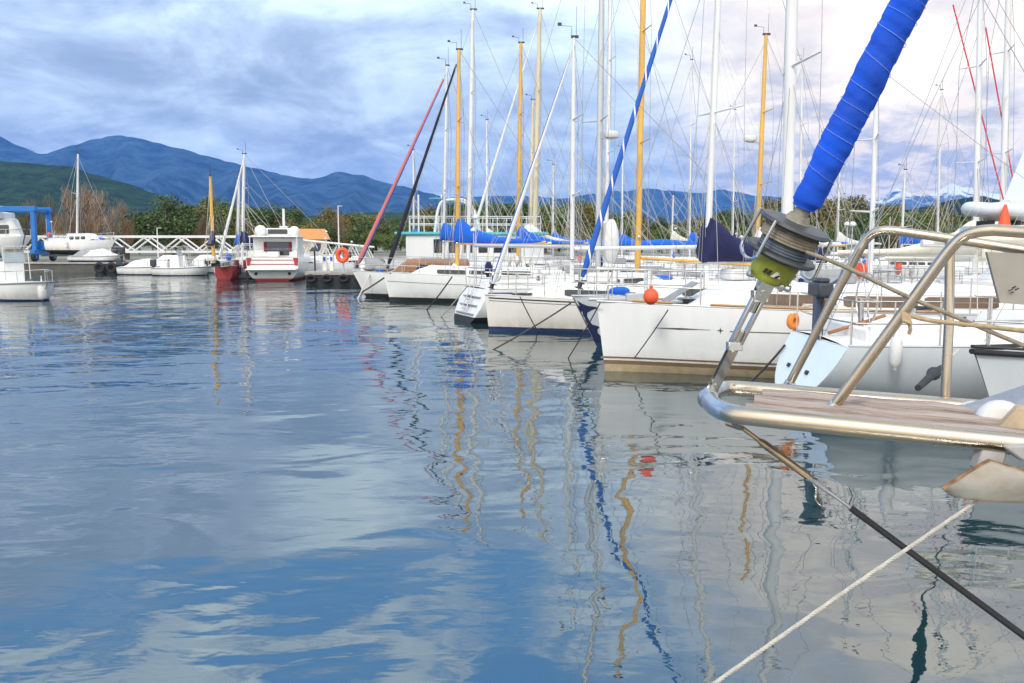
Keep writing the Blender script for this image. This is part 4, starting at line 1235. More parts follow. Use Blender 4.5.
# red hulled gaffer with a varnished mast
red, _ = sailboat('red hulled boat with a slim varnished gaff mast', stern=(224, 280), h=-80, L=5.6, B=1.5, F=1.0, rake=.2, hull=(RED, RED, AFR, AFR, WOOD), mast=213, top=(213, 176), mr=.10, mastm=YEL, boom=2.4, cover=NAVYC, wr=.014, cabh=.4, spreaders=0, cat='gaff boat')
om = MB()
for yy in (-.35, .35): om.box((-.45, yy + .6, .75), (.42, .40, .6)); om.box((-.42, yy + .6, .15), (.16, .14, .8))
sailboat('white ketch whose twin thin masts rise behind the red and white cruiser', pos=tuple(at(225, 268, 57)), h=8, L=9, B=2.9, F=1.1, mast=242, top=(244, 154), mr=.10, furl=mat('furled_white', (.7, .7, .68), .8), furl_r=.12, boom=3, cover=NAVYC, wr=.014)
sailboat('sloop whose shorter mast touches the ketch mast on its left', pos=tuple(at(221, 268, 61)), h=4, L=8, B=2.7, F=1.0, mast=237, top=(239, 176), mr=.09, boom=3, cover=BLUEC, wr=.014)

# cruiser seen from astern, white with red lines
o = gr(273, 281); 
H = Hull(8.5, 3.25, 1.55, 1.45, D=.4, rake=.9, tr=.97, full=2.4, maxp=.45)
rz = R(-84)   # its stern faces the camera
aft = Vector((math.cos(rz), math.sin(rz), 0))
cr = empty('motor_cruiser', o - aft * (8.5 - .9), rz, 'white motor cruiser seen from its wide stern with red lines and a red waterline', 'motor cruiser')
build_hull(H, cr, (WHITE, RED, AFR, AFR, WHITE2), (.16, .06))
X = 8.5 - .9
mb = MB(); mb.box((X + .02, 0, 1.02), (.03, 3.05, .045)); mb.box((X + .02, 0, 1.28), (.03, 2.6, .03)); mb.build('red_line', RED, cr)
for s in (-1, 1): mb = MB(); mb.prism([(X + .02, s * 1.55, 1.42), (X + .02, s * 1.25, 1.42), (X + .02, s * 1.36, .95), (X + .02, s * 1.52, .95)], (.02, 0, 0)); mb.build('red_quarter_mark', RED, cr)
mb = MB(); mb.box((X + .35, 0, .72), (.75, 3.0, .10)); mb.build('bathing_platform', WHITE2, cr, bevel=.03)
mb = MB()
for s in (-1, 1): mb.lathe([(.10, 0), (.10, .03), (.06, .035)], (X + .01, s * 1.0, .45), (1, 0, 0), 14)
mb.build('exhaust_port', BLACK, cr)
mb = MB(); mb.box((X - 2.6, 0, 2.05), (2.6, 2.75, 1.25)); cbn = mb.build('wheelhouse', WHITE, cr, bevel=.08)
mb = MB(); mb.box((X - 1.28, .15, 1.98), (.03, 1.35, .85)); mb.build('doorway', GLASS, cbn)
mb = MB()
for yy in (-.62, .92): mb.box((X - 1.26, yy, 2.1), (.03, .18, .6))
mb.build('red_curtain', mat('dark_red_cloth', (.22, .02, .03), .8), cbn)
mb = MB(); mb.box((X - 2.2, 0, 2.72), (3.4, 3.0, .09)); mb.build('wheelhouse_roof', WHITE, cr, bevel=.03)
mb = MB()
for s in (-1, 1): mb.tube([(X - .55, s * 1.42, 1.45), (X - .55, s * 1.42, 2.7)], .03, 8)
mb.build('roof_post', WHITE, cr)
mb = MB(); mb.box((X - 2.9, 0, 3.02), (1.2, 1.6, .5)); mb.build('flybridge', WHITE2, cr, bevel=.08)
mb = MB(); mb.box((X - 2.28, .0, 3.05), (.03, 1.2, .3)); mb.build('flybridge_screen', GLASS, cr)
mb = MB(); mb.ball((X - 2.2, -1.05, 3.08), .38, 14); mb.build('covered_tub', WHITEC, cr); mb = MB(); mb.ball((X - 2.2, 1.05, 3.04), .36, 14); mb.build('covered_tub', WHITEC, cr)
mb = MB(); mb.tube([(X - 2.6, .35, 2.9), (X - 2.6, .35, 4.5)], .08, 8); mb.box((X - 2.6, .35, 3.35), (.5, .5, .1)); mb.build('stub_mast', ALU, cr)
mb = MB(); mb.box((X - .45, 0, 1.62), (.5, .7, .35)); mb.build('cockpit_seat', WHITE2, cr, bevel=.05)
mb = MB(); mb.tube([(X - .1, -1.5, 1.45), (X - .1, -1.5, 1.95), (X - .1, 1.5, 1.95), (X - .1, 1.5, 1.45)], .02, 6); mb.build('stern_rail', STEEL, cr)
# pair of dark red outboards on a dinghy between the red hull and the cruiser
dg, _ = motorboat('low dinghy with a raised dark red outboard pair beside the cruiser', gr(238, 279) + Vector((-.2, 2.6, 0)), -80, L=3.0, B=1.5, F=.5, kind='none', outboard=False, hull=(GREYC, GREYC, AFK, AFK, GREYC))
for yy in (-.35, .35): mb = MB(); mb.box((2.75, yy, .95), (.42, .42, .62)); mb.build('outboard_motor', mat('dark_red_motor', (.16, .02, .03), .4), dg, bevel=.08)
for yy in (-.35, .35): mb = MB(); mb.box((2.72, yy, .35), (.18, .14, .8)); mb.build('motor_leg', DGREY, dg)

# concrete pontoon with its furniture
pd = empty('concrete_pontoon', gr(336, 284), 0, 'low concrete pontoon with black tyre fenders and a life ring post', 'pontoon')
mb = MB(); mb.box((.0, 3.2, .595), (3.5, 6.4, .20)); mb.build('pontoon_deck', CONC, pd, bevel=.03)
mb = MB(); mb.box((0, 3.2, .10), (3.42, 6.3, .78)); mb.build('float', AFK, pd)
for x in (-1.4, -.5, .45, 1.35):
    mb = MB(); mb.tube([(x + .24 * math.cos(a * math.pi / 7), -.08, .32 + .16 * math.sin(a * math.pi / 7)) for a in range(14)], .085, 8, closed=True); mb.build('tyre_fender', RUBBER, pd)
def onp(x, y): return Vector(pd.location) + Vector((x, y, .695))
o = MB(); o.tube([(0, 0, 0), (0, 0, 1.25)], .05, 8); o = o.build('life_ring_post', ALUG); o.location = onp(.25, 1.0)
tag(o, 'short grey post carrying the orange life ring on the pontoon', 'post')
mb = MB(); mb.tube([(.27 * math.cos(a * math.pi / 12), 0, .33 * math.sin(a * math.pi / 12)) for a in range(24)], .13, 10, closed=True)
lr = mb.build('life_ring', ORANGE); lr.location = onp(.25, .78) + Vector((0, 0, .92)); tag(lr, 'orange life ring hanging on a post of the concrete pontoon', 'life ring')
mb = MB(); mb.lathe([(.20, 0), (.20, .1), (.14, .2), (.14, .7), (.17, .8), (.06, .86)], (0, 0, 0), n=14); bl = mb.build('white_bollard', FEND); bl.location = onp(1.45, .9); tag(bl, 'white bollard at the right end of the concrete pontoon', 'bollard')
for x, lb in ((-.95, 'white service pedestal near the left end of the concrete pontoon'), (-.55, 'second white service pedestal left of the life ring')):
    mb = MB(); mb.box((0, 0, .45), (.24, .22, .9)); mb.box((0, 0, .93), (.28, .26, .06)); p = mb.build('service_pedestal', WHITE2, bevel=.02); p.location = onp(x, 1.6); tag(p, lb, 'pedestal')
    mb = MB(); mb.box((0, -.12, .7), (.14, .02, .22)); mb.build('socket_panel', BLUEP, p)
mb = MB(); mb.tube([(0, 0, 0), (0, 0, 1.2)], .05, 8); lp = mb.build('pontoon_lamp', DGREY); lp.location = onp(-1.4, 1.0); tag(lp, 'dark lamp post with a wide shade at the left corner of the pontoon', 'lamp post')
mb = MB(); mb.lathe([(.30, 0), (.30, .05), (.12, .22), (.04, .24)], (0, 0, 1.15), n=14); mb.build('lamp_shade', DGREY, lp)

# turquoise-roofed ferry
fx = at(396, 270, 48.0); fz = 0
fe = empty('ferry', (fx.x, fx.y, 0), R(6), 'white passenger ferry with a turquoise edged roof and four dark windows', 'ferry')
Hf = Hull(13, 3.8, 1.5, 1.2, D=.4, rake=.7, tr=.9)
build_hull(Hf, fe, (WHITE, TEALC, AFB, AFB, WHITE2), (.2, .1))
mb = MB(); mb.box((4.4, 0, 2.0), (7.6, 2.9, 1.5)); sal = mb.build('saloon', WHITE, fe, bevel=.06)
for k in range(6):
    for s in (-1, 1):
        mb = MB(); mb.box((2.35 + k * .82, s * 1.46, 2.15), (.5, .04, .75)); mb.build('window', GLASS, sal, bevel=.05)
mb = MB(); mb.box((4.2, 0, 2.83), (8.4, 3.2, .16)); mb.build('roof_edge', TEALC, fe, bevel=.04)
mb = MB()
for s in (-1, 1):
    for zz in (3.35, 3.75): mb.tube([(.8, s * 1.5, zz), (8.0, s * 1.5, zz)], .025, 6)
    for k in range(10): mb.tube([(.8 + .8 * k, s * 1.5, 2.9), (.8 + .8 * k, s * 1.5, 3.75)], .025, 6)
for zz in (3.35, 3.75): mb.tube([(.8, -1.5, zz), (.8, 1.5, zz)], .025, 6)
mb.build('deck_railing', ALU, fe)
for yy in (-.9, .9): mb = MB(); mb.tube(smoothpath([(2.2, yy, 2.9), (2.4, yy, 4.5), (2.9, yy, 4.7), (4.2, yy, 4.7), (4.7, yy, 2.9)], 2), .07, 8); mb.build('equipment_arch', ALU, fe)
mb = MB(); mb.prism([(1.9, .9, 4.73), (3.4, .9, 4.73), (3.4, -.9, 4.73), (1.9, -.9, 4.73)], (0, 0, .05)); mb.build('awning', TEALC, fe)
mb = MB()
for x in (1.3, 2.6): mb.tube([(x, .2, 2.9), (x, .2, 5.0)], .05, 6)
mb.build('antenna_mast', ALU, fe)

# flybridge motor yacht at the right edge with an inflatable on its roof
my = at(962, 290, 21.0)
yb = empty('motor_yacht', (my.x, my.y, 0), R(2), 'white motor yacht with blue windows at the right edge', 'motor yacht')
Hy = Hull(9.5, 2.8, 1.35, 1.15, D=.4, rake=.6, tr=.92, full=2.3)
build_hull(Hy, yb, (WHITE, NAVY, AFB, AFB, WHITE2), (.18, .1))
cabin(yb, Hy, .5, 7.2, 1.2, 1.15, WHITE, BGLASS, front=1.6, nwin=3, winh=.6, name='deckhouse')
mb = MB(); rows = []
for x, w_ in ((.15, .5), (.4, 1.0), (1.2, 1.25), (6.6, 1.25)):
    rows.append([(x, -w_, 2.56), (x, -w_ * .9, 2.66), (x, w_ * .9, 2.66), (x, w_, 2.56), (x, w_ * .9, 2.50), (x, -w_ * .9, 2.50)])
mb.grid(rows, closed=True, caps=True).build('roof', WHITE, yb, smooth=30)
mb = MB()
for x in (.9, 2.2, 3.6, 5): 
    for s in (-1, 1): mb.tube([(x + .25, s * 1.1, 2.5), (x, s * 1.12, 2.3)], .06, 6)
mb.build('roof_support', WHITE, yb)
for s in (-1, 1): mb = MB(); mb.prism([(1.45, s * 1.15, 2.6), (2.1, s * 1.15, 2.6), (1.9, s * 1.15, 5.0), (1.45, s * 1.15, 4.6)] if False else [(1.3, s * 1.15, 2.4), (1.9, s * 1.15, 2.4), (2.7, s * 1.0, 4.9), (2.1, s * 1.0, 4.9)], (0, .07, 0)); mb.build('radar_arch', PALEB, yb, bevel=.02)
mb = MB(); mb.tube([(1.20, -.9, 2.6), (1.27, -.9, 5.4)], .045, 8); mb.box((1.22, -.9, 5.43), (.55, .3, .05), M=Matrix.Rotation(R(-6), 3, 'Y')); mb.build('antenna_mast', ALUG, yb)
mb = MB(); mb.box((3.0, 0, 2.2), (2.5, 2.3, .5)); mb.build('flybridge_cover', NAVYC, yb, bevel=.1)
# inflatable dinghy on the roof, keel down on chocks
dn = empty('inflatable_dinghy', Vector(yb.location) + Vector((.05, -.25, 2.74)), R(4), 'pale grey inflatable dinghy stowed on the roof of the motor yacht', 'dinghy')
dn.scale = (.86, .86, .86)
mb = MB(); pth = smoothpath([(1.45, -.48, .32), (.5, -.50, .33), (.0, -.36, .38), (-.16, 0, .42), (.0, .36, .38), (.5, .50, .33), (1.45, .48, .32)], 2)
mb.tube(pth, .17, 12).build('float_tube', mat('hypalon', (.62, .66, .70), .6, var=.08), dn)
mb = MB(); mb.grid([[(0, -.35, .3), (0, 0, .22), (0, .35, .3)], [(.5, -.45, .22), (.5, 0, .03), (.5, .45, .22)], [(1.5, -.45, .2), (1.5, 0, .03), (1.5, .45, .2)]]).build('dinghy_hull', CREAM, dn)
mb = MB(); mb.box((.7, 0, .5), (.3, .6, .12)); mb.box((1.1, 0, .55), (.35, .4, .22)); mb.build('dinghy_seat', WHITEC, dn, bevel=.04)
for x in (.35, 1.1): mb = MB(); mb.box((x, 0, -.02), (.10, .7, .14)); mb.build('chock', BLACK, dn)
mb = MB(); mb.lathe([(.0, 0), (.14, .0), (.10, .22), (.03, .48)], (0, 0, 0), n=12); oc = mb.build('orange_cone', ORANGE); oc.location = Vector(yb.location) + Vector((.45, -.85, 2.665)); tag(oc, 'orange cone standing on the motor yacht roof below the dinghy', 'cone')
mb = MB(); mb.tube([(0, 0, 0), (0, 0, 1.3)], .02, 6); fl_ = mb.build('flag_pole', ALUG); fl_.location = Vector(yb.location) + Vector((1.75, -.6, 2.66)); tag(fl_, 'thin pole with a furled red flag behind the inflatable dinghy', 'flag')
mb = MB(); mb.grid([[(0, 0, 1.28), (.06, .02, 1.25), (.14, -.02, 1.15)], [(0, 0, .9), (.05, .03, .85), (.10, -.02, .74)]]); mb.build('flag_cloth', RED, fl_)
# ------------------------------------------------------------------ quay and yard on the left
ZQ = .78
GROUND = mat('yard_ground', (.26, .24, .20), .95, var=.3, scale=.6, c2=(.16, .17, .10), bump=.02, bscale=3)
mb = MB()
shore = [(-260, 74), (-60, 71), (-39.0, 69), (-20.5, 69.0), (-14, 76), (-8, 92), (10, 100), (60, 96), (110, 80), (260, 60)]
rows = []
for z0, k in ((-1.0, 0), (ZQ, 0)): rows.append([(x, y + k, z0) for x, y in shore])
rows.append([(x, y + .6, ZQ) for x, y in shore])
rows.append([(x * 2.2, 400 + y, 1.2) for x, y in shore])
rows.append([(x * 40, 11500, 2) for x, y in shore])
mb.grid(rows)
g = mb.build('ground', GROUND, smooth=20); tag(g, kind='structure')
mb = MB()
for i in range(1, 4):
    a, b = Vector((*shore[i], 0)), Vector((*shore[i + 1], 0))
    d = (b - a); 
    mb.box((a + b) / 2 + Vector((0, -.06, .74)), (d.length, .44, .14), M=Matrix.Rotation(math.atan2(d.y, d.x), 3, 'Z'))
q = mb.build('quay_edge', CONC, bevel=.03); tag(q, kind='structure')
mb = MB()
for i in range(1, 9):
    a, b = Vector((*shore[i], 0)), Vector((*shore[i + 1], 0)) if i < 9 else None
    d = (b - a)
    mb.box((a + b) / 2 + Vector((0, -.04, .10)), (d.length, .30, 1.13), M=Matrix.Rotation(math.atan2(d.y, d.x), 3, 'Z'))
q = mb.build('quay_wall', QWALL); tag(q, kind='structure')
for k, (x, lb) in enumerate(((100, 'black tyre fender on the quay edge left of the small motors'), (112, 'black tyre fender on the quay edge under the outboards'), (127, 'black tyre fender on the quay edge right of the outboards'), (137, 'rightmost black tyre fender on the quay edge'))):
    p = at(x, 271, 68.6); mb = MB(); mb.tube([(.32 * math.cos(a * math.pi / 8), 0, .32 * math.sin(a * math.pi / 8)) for a in range(16)], .14, 8, closed=True)
    o = mb.build('tyre_fender', RUBBER); o.location = (p.x, 68.55, .38); tag(o, lb, 'tyre', 'tyre fenders on the quay')

# travel lift
tl = empty('travel_lift', (at(36, 262, 73).x - .55, 73, ZQ), 0, 'bright blue four legged boat hoist straddling a white yacht', 'boat hoist')
def beam(name, a, b, w=.42, parent=tl):
    a, b = Vector(a), Vector(b); M = (b - a).to_track_quat('Z', 'Y').to_matrix()
    mb = MB(); mb.box((a + b) / 2, (w, w, (b - a).length), M=M); return mb.build(name, BLUEP, parent, bevel=.03)
HT = 4.35
for x, y in ((.55, 0), (.55, 2.4), (-5.4, 0), (-5.4, 2.4)): beam('leg', (x, y, .55), (x, y, HT), .36)
for y in (0, 2.4): beam('top_beam', (-5.7, y + .0, HT + .12), (.85, y + .0, HT + .12), .42)
beam('side_beam', (.55, .2, HT + .02), (.55, 2.2, HT + .02), .30); beam('side_beam', (-5.4, .2, HT + .02), (-5.4, 2.2, HT + .02), .30)
beam('bottom_beam', (.55, -.5, .80), (.55, 2.9, .80), .44); beam('bottom_beam', (-5.4, -.5, .80), (-5.4, 2.9, .80), .44)
mb = MB(); mb.box((.60, 1.2, 1.35), (.7, 1.6, .8)); mb.build('engine_box', BLUEP, tl, bevel=.05)
for x in (.60, -5.4):
    for y in (-.25, 2.65):
        mb = MB(); mb.lathe([(.18, -.16), (.36, -.16), (.40, -.08), (.40, .08), (.36, .16), (.18, .16)], (x, y, .41), (1, 0, 0), 20); w = mb.build('wheel', RUBBER, tl)
        mb = MB(); mb.lathe([(.02, -.175), (.17, -.175), (.17, .175), (.02, .175)], (x, y, .41), (1, 0, 0), 16); mb.build('rim', BLUEP, w)
mb = MB()
for y in (.5, 1.9): mb.tube([(-5.1, y, HT), (-4.7, y, 1.0), (-.9, y, 1.0), (.1, y, HT)], .05, 6)
mb.build('sling', mat('sling_black', (.06, .06, .06), .9), tl)

# yacht in the hoist
hy = Hull(9, 3.2, 1.45, 1.3, D=.5, rake=1.2, tr=.92, full=2.2)
yp = at(21, 262, 74.2)
yy = empty('motor_yacht', (yp.x, yp.y, ZQ + .75), R(180), 'white flybridge yacht with dark windows and a green bottom hanging in the blue hoist', 'motor yacht')
build_hull(hy, yy, (WHITE, WHITE, TEALC, TEALC, WHITE2), (.10, .03))
cabin(yy, hy, -.3, 7.0, 1.25, 1.5, WHITE, GLASS, front=.7, nwin=3, winh=.5, name='deckhouse')
mb = MB(); mb.box((3.2, 0, 3.2), (4.6, 2.5, .6)); mb.build('flybridge', WHITE, yy, bevel=.15)
mb = MB(); mb.box((1.15, 0, 3.65), (.04, 2.0, .5), M=Matrix.Rotation(R(30), 3, 'Y')); mb.box((2.1, -1.0, 3.65), (1.7, .04, .4)); mb.box((2.1, 1.0, 3.65), (1.7, .04, .4)); mb.build('flybridge_screen', GLASS, yy)
mb = MB(); mb.box((3.0, 0, 3.95), (3.6, 2.3, .10)); mb.build('flybridge_roof', WHITE, yy, bevel=.03)
mb = MB(); a = rail_line(hy, 0, .5, .6, 8, -1, .08); b = rail_line(hy, 0, .5, .6, 8, 1, .08); mb.tube(list(reversed(a)) + b, .03, 6)
for t in (.02, .2, .4):
    for s in (-1, 1): 
        q_ = rail_line(hy, t, t + .01, 0, 1, s, .08)[0]; mb.tube([q_, q_ + Vector((0, 0, .6))], .03, 6)
mb.build('bow_rail', STEEL, yy)
mb = MB()
mb.box((3.4, 0, -.62), (.5, .4, .30))
mb.build('keel_block', WOOD, yy)

# sloop on a road trailer
tp_ = at(110, 250, 72.0)
def trailer():
    t = empty('boat_trailer', (tp_.x - 2.6, 72.0, ZQ), 0, 'dark boat trailer with white rimmed wheels under the sloop ashore', 'trailer')
    mb = MB()
    for s in (-1, 1): mb.box((0, s * .7, .55), (5.6, .12, .14))
    for x in (-2.2, 0, 2.2): mb.box((x, 0, .68), (.14, 1.5, .10))
    mb.build('chassis', DGREY, t)
    for x in (.9, 1.7):
        for s in (-1, 1):
            mb = MB(); mb.lathe([(.2, -.11), (.36, -.11), (.38, 0), (.36, .11), (.2, .11)], (x, s * 1.0, .38), (0, 1, 0), 18); w = mb.build('wheel', RUBBER, t)
            mb = MB(); mb.lathe([(.02, -.12), (.2, -.12), (.2, .12), (.02, .12)], (x, s * 1.0, .38), (0, 1, 0), 14); mb.build('rim', FEND, w)
trailer()
sailboat('white sloop standing ashore on a trailer with a bare white mast', pos=tuple(tp_), h=180, L=5.6, B=2.1, F=.95, rake=.5, mast=77.5, top=(78, 154), mr=.085, cabh=.6, wr=.016, z=ZQ + .92, rails=True, boom=None, hull=(WHITE, WHITE, AFK, AFK, WHITE2), spreaders=1)
for px, Y, h_, lb, c in ((86, 70.2, .9, 'heap shaped grey boat cover on the quay below the trailer', GREYC), (97, 70.0, .8, 'pale boat cover on the quay beside the outboards', WHITEC)):
    motorboat(lb.replace('heap shaped grey boat cover', 'dinghy under a grey cover').replace('pale boat cover', 'dinghy under a pale cover'), Vector((at(px, 260, Y).x + 1.6, Y, 0)), 180, L=3.4, B=1.5, F=.5, kind='covered', outboard=False, z=ZQ + .12, cover=c, cat='dinghy', name='covered_dinghy')
for px, lb in ((116, 'dark outboard motor on a rack at the quay edge, left one'), (122, 'dark outboard motor on a rack at the quay edge, right one')):
    mb = MB(); mb.box((0, 0, 1.0), (.45, .55, .5)); mb.box((0, .0, .5), (.2, .2, .8)); mb.box((0, -.1, .1), (.5, .5, .12)); o = mb.build('outboard_motor', DGREY, bevel=.05); o.location = (at(px, 264, 70).x, 70, ZQ + .0); tag(o, lb, 'outboard motor')

# white truss footbridge
br = empty('footbridge', (at(24, 245, 82).x, 82, 0), 0, 'long white steel truss footbridge behind the yard and boats', 'footbridge')
span = at(265, 245, 82).x - at(24, 245, 82).x
zt, zb = 3.0, 1.55
for yo in (0, 1.6):
    mb = MB(); mb.box((span / 2, yo, zt), (span, .22, .22)); mb.build('top_chord', ALU, br)
    mb = MB(); mb.box((span / 2, yo, zb), (span, .22, .22)); mb.build('bottom_chord', ALU, br)
    n = 7
    for i in range(n):
        x0, x1 = span * i / n, span * (i + 1) / n; xm = (x0 + x1) / 2
        mb = MB(); mb.tube([(x0, yo, zb + .1), (xm, yo, zt - .1)], .085, 6); mb.tube([(xm, yo, zt - .1), (x1, yo, zb + .1)], .085, 6); mb.build('diagonal', ALU, br)
mb = MB(); mb.box((span / 2, .8, zb - .02), (span, 1.4, .08)); mb.build('walkway', CONC, br)
for i in range(0, 6):
    mb = MB(); mb.box((span * (i + .1) / 5.2, .8, zb / 2 + .36), (.3, 1.2, zb - .72 + .6)); mb.build('bridge_pier', CONC, br)
# sloping access bridge to the right
b2 = empty('footbridge', (at(263, 243, 80).x, 80, 0), 0, 'sloping white gangway running down from the footbridge to the pontoon', 'gangway')
sp2 = at(372, 250, 80).x - at(263, 243, 80).x
for yo in (0, 1.4):
    mb = MB(); mb.tube([(0, yo, 3.0), (sp2, yo, 2.0)], .09, 6); mb.build('top_chord', ALU, b2)
    mb = MB(); mb.tube([(0, yo, 1.6), (sp2, yo, .75)], .09, 6); mb.build('bottom_chord', ALU, b2)
    for i in range(8):
        q0, q1 = i / 8, (i + 1) / 8; m_ = (q0 + q1) / 2
        mb = MB(); mb.tube([(sp2 * q0, yo, 1.6 - .85 * q0), (sp2 * m_, yo, 3 - m_), (sp2 * q1, yo, 1.6 - .85 * q1)], .06, 6); mb.build('diagonal', ALU, b2)
mb = MB(); mb.grid([[(0, 0, 1.62), (0, 1.4, 1.62)], [(sp2, 0, .77), (sp2, 1.4, .77)]]); mb.build('walkway', CONC, b2)

# houses
TILE = mat('orange_tiles', (.62, .27, .08), .8, var=.2, scale=8, bump=.02, bscale=20)
PLAST = mat('house_plaster', (.55, .48, .40), .9, var=.12)
def house(px, Y, w, d, h, rh, label, rz=0):
    p = at(px, 240, Y); t = empty('house', (p.x, p.y, .85), R(rz), label, 'house')
    mb = MB(); mb.box((0, 0, h / 2), (w, d, h)); wl = mb.build('wall', PLAST, t)
    for x in (-.3, .3):
        mb = MB(); mb.box((x * w, -d / 2 - .02, h * .55), (.7, .06, .9)); mb.build('window', GLASS, wl)
    mb = MB(); e = .35
    mb.prism([(-w / 2 - e, -d / 2 - e, h), (-w / 2 - e, 0, h + rh), (-w / 2 - e, d / 2 + e, h)], (w + 2 * e, 0, 0)); mb.build('roof', TILE, t)
house(299, 103, 5.6, 5.5, 2.0, 1.3, 'small house with an orange tiled roof showing above the gangway', 24)
house(278, 108, 4.5, 4, 2.3, .8, 'smaller house with a brownish roof left of the orange roofed one', -8)

# thin lamp standard on the yard
for px, Y, ty, lb in ((339, 92, 206, 'thin white pole behind the life ring'), (545 * 0 + 158, 90, 228, 'lamp pole in front of the round green tree')):
    p = at(px, 250, Y); t = at(px, ty, Y)
    mb = MB(); mb.tube([(0, 0, 0), (0, 0, t.z - .9)], [.09, .05], 8); o = mb.build('pole', ALU); o.location = (p.x, p.y, .9); tag(o, lb, 'pole')
    mb = MB(); mb.box((.2, 0, t.z - .9), (.5, .12, .08)); mb.build('lamp_head', ALUG, o)

# ------------------------------------------------------------------ trees
def leafmat(name, c, c2):
    m, nt, b = nodes(name); N, Lk = nt.nodes, nt.links
    g = N.new('ShaderNodeNewGeometry'); rp = N.new('ShaderNodeValToRGB')
    rp.color_ramp.elements[0].color = (*c2, 1); rp.color_ramp.elements[1].color = (*c, 1)
    Lk.new(g.outputs['Random Per Island'], rp.inputs[0]); Lk.new(rp.outputs[0], b.inputs['Base Color'])
    b.inputs['Roughness'].default_value = .7
    return m
BARK = mat('bark', (.16, .12, .09), .9, var=.3, scale=6)
LEAF = [leafmat('leaves_dark', (.085, .135, .028), (.028, .055, .014)), leafmat('leaves_green', (.14, .185, .03), (.05, .085, .016)), leafmat('leaves_yellow', (.22, .17, .035), (.08, .085, .018)), leafmat('twigs_brown', (.30, .22, .15), (.14, .10, .07)), leafmat('twigs_orange', (.27, .165, .075), (.13, .085, .05))]
def tree_proto(kind, seed):
    r = random.Random(seed)
    hgt = {0: 6, 1: 6, 2: 6, 3: 9, 4: 7}[kind]
    t = empty('tree', (0, 0, 0), 0, 'x', 'tree')
    tk = MB(); cr = MB()
    def leaf(p, s, el=1.0):
        d = Vector((r.gauss(0, 1), r.gauss(0, 1), r.gauss(0, .8))); d.normalize(); e = d.orthogonal().normalized(); e.rotate(Matrix.Rotation(r.uniform(0, 6.28), 3, d)); f_ = d.cross(e)
        e *= s * el; f_ *= s
        cr.quad(p - e, p + f_ * .6, p + e, p - f_ * .6)
    if kind < 3:
        tk.tube([(0, 0, 0), (.1, 0, hgt * .3), (.0, .1, hgt * .6)], [.2, .15, .07], 7)
        wid = r.uniform(.36, .5) * hgt
        cl = []
        for i in range(26):
            while True:
                q = Vector((r.uniform(-1, 1), r.uniform(-1, 1), r.uniform(-1, 1)))
                if .25 < q.length < 1: break
            taper = 1 - .45 * max(0, q.z)
            cl.append(Vector((q.x * wid * taper, q.y * wid * taper, hgt * .60 + q.z * hgt * .40)))
        for i, c in enumerate(cl):
            if i % 2 == 0: tk.tube([(0, 0, hgt * (.25 + .02 * i)), tuple(c * .6 + Vector((0, 0, hgt * .15))), tuple(c)], [.06, .04, .015], 5)
            rr = r.uniform(.14, .24) * hgt
            for _ in range(190):
                d = Vector((r.gauss(0, 1), r.gauss(0, 1), r.gauss(0, .75))) * rr * .5
                p = c + d
                if p.z > .25: leaf(p, r.uniform(.08, .20))
    else:
        tk.tube([(0, 0, 0), (.05, 0, hgt * .5), (0, 0, hgt * .97)], [.16, .10, .02], 7)
        for i in range(30):
            z0 = hgt * r.uniform(.12, .7); a = r.uniform(0, 6.28); ln = r.uniform(.28, .5) * hgt * (1.1 - z0 / hgt * .6); sp = r.uniform(.18, .42)
            d = Vector((math.cos(a) * sp, math.sin(a) * sp, 1)); e = Vector((0, 0, z0)) + d * ln * .5; f_ = Vector((0, 0, z0)) + Vector((d.x * .8, d.y * .8, 1)) * ln
            tk.tube([(0, 0, z0), e, f_], [.045, .03, .008], 4)
            for _ in range(24):
                q = r.uniform(.15, 1.05); p = Vector((0, 0, z0)).lerp(e, min(1, q * 2)) if q < .5 else e.lerp(f_, (q - .5) * 2)
                p = p + Vector((r.gauss(0, .22), r.gauss(0, .22), r.gauss(0, .25)))
                n = Vector((r.uniform(-.5, .5), r.uniform(-.5, .5), 1)).normalized() * r.uniform(.25, .55); w = n.orthogonal().normalized() * .022
                cr.quad(p - n - w, p - n + w, p + n + w * .3, p + n - w * .3)
    tk.build('trunk', BARK, t, fixn=False); cr.build('crown', LEAF[kind], t, smooth=0, fixn=False)
    t['hgt'] = hgt
    return t
protos = {k: [tree_proto(k, 10 * k + j) for j in range(3 if k < 3 else 2)] for k in range(5)}
index_kids()
LBL = {0: 'dark green bushy tree in the wood behind the marina', 1: 'mid green leafy tree in the wood behind the marina', 2: 'yellowish green tree in the wood behind the marina', 3: 'bare brown poplar behind the yard on the left', 4: 'leafless orange brown tree behind the footbridge'}
used_p = set()
def plant(px, Y, topy, kind, wide=1.0, label=None):
    p = at(px, 244, Y); z0 = .9 + max(0, (Y - 100) * .004); hz = at(px, topy, Y).z - z0
    pr = protos[kind][rnd.randrange(len(protos[kind]))]
    if pr.name in used_p: o = copy_tree(pr)
    else: o = pr; used_p.add(pr.name)
    s = hz / pr['hgt']
    o.location = (p.x, p.y, z0); o.rotation_euler = (0, 0, rnd.uniform(0, 6.28)); o.scale = (s * wide, s * wide, s)
    o['label'] = label or LBL[kind]; o['group'] = {0: 'dark green trees behind the marina', 1: 'mid green trees behind the marina', 2: 'yellowish trees behind the marina', 3: 'bare poplars behind the yard', 4: 'orange brown trees behind the footbridge'}[kind]
    if label: del o['group']
rt_ = random.Random(3)
plant(166, 112, 198, 0, 1.25, 'tall round dark green tree rising above the footbridge')
for px, ty in ((30, 205), (52, 196), (74, 192), (84, 199), (92, 190), (100, 196), (112, 209), (124, 206), (139, 210)): plant(px, rt_.uniform(108, 124), ty - 5, 3, 1.25)
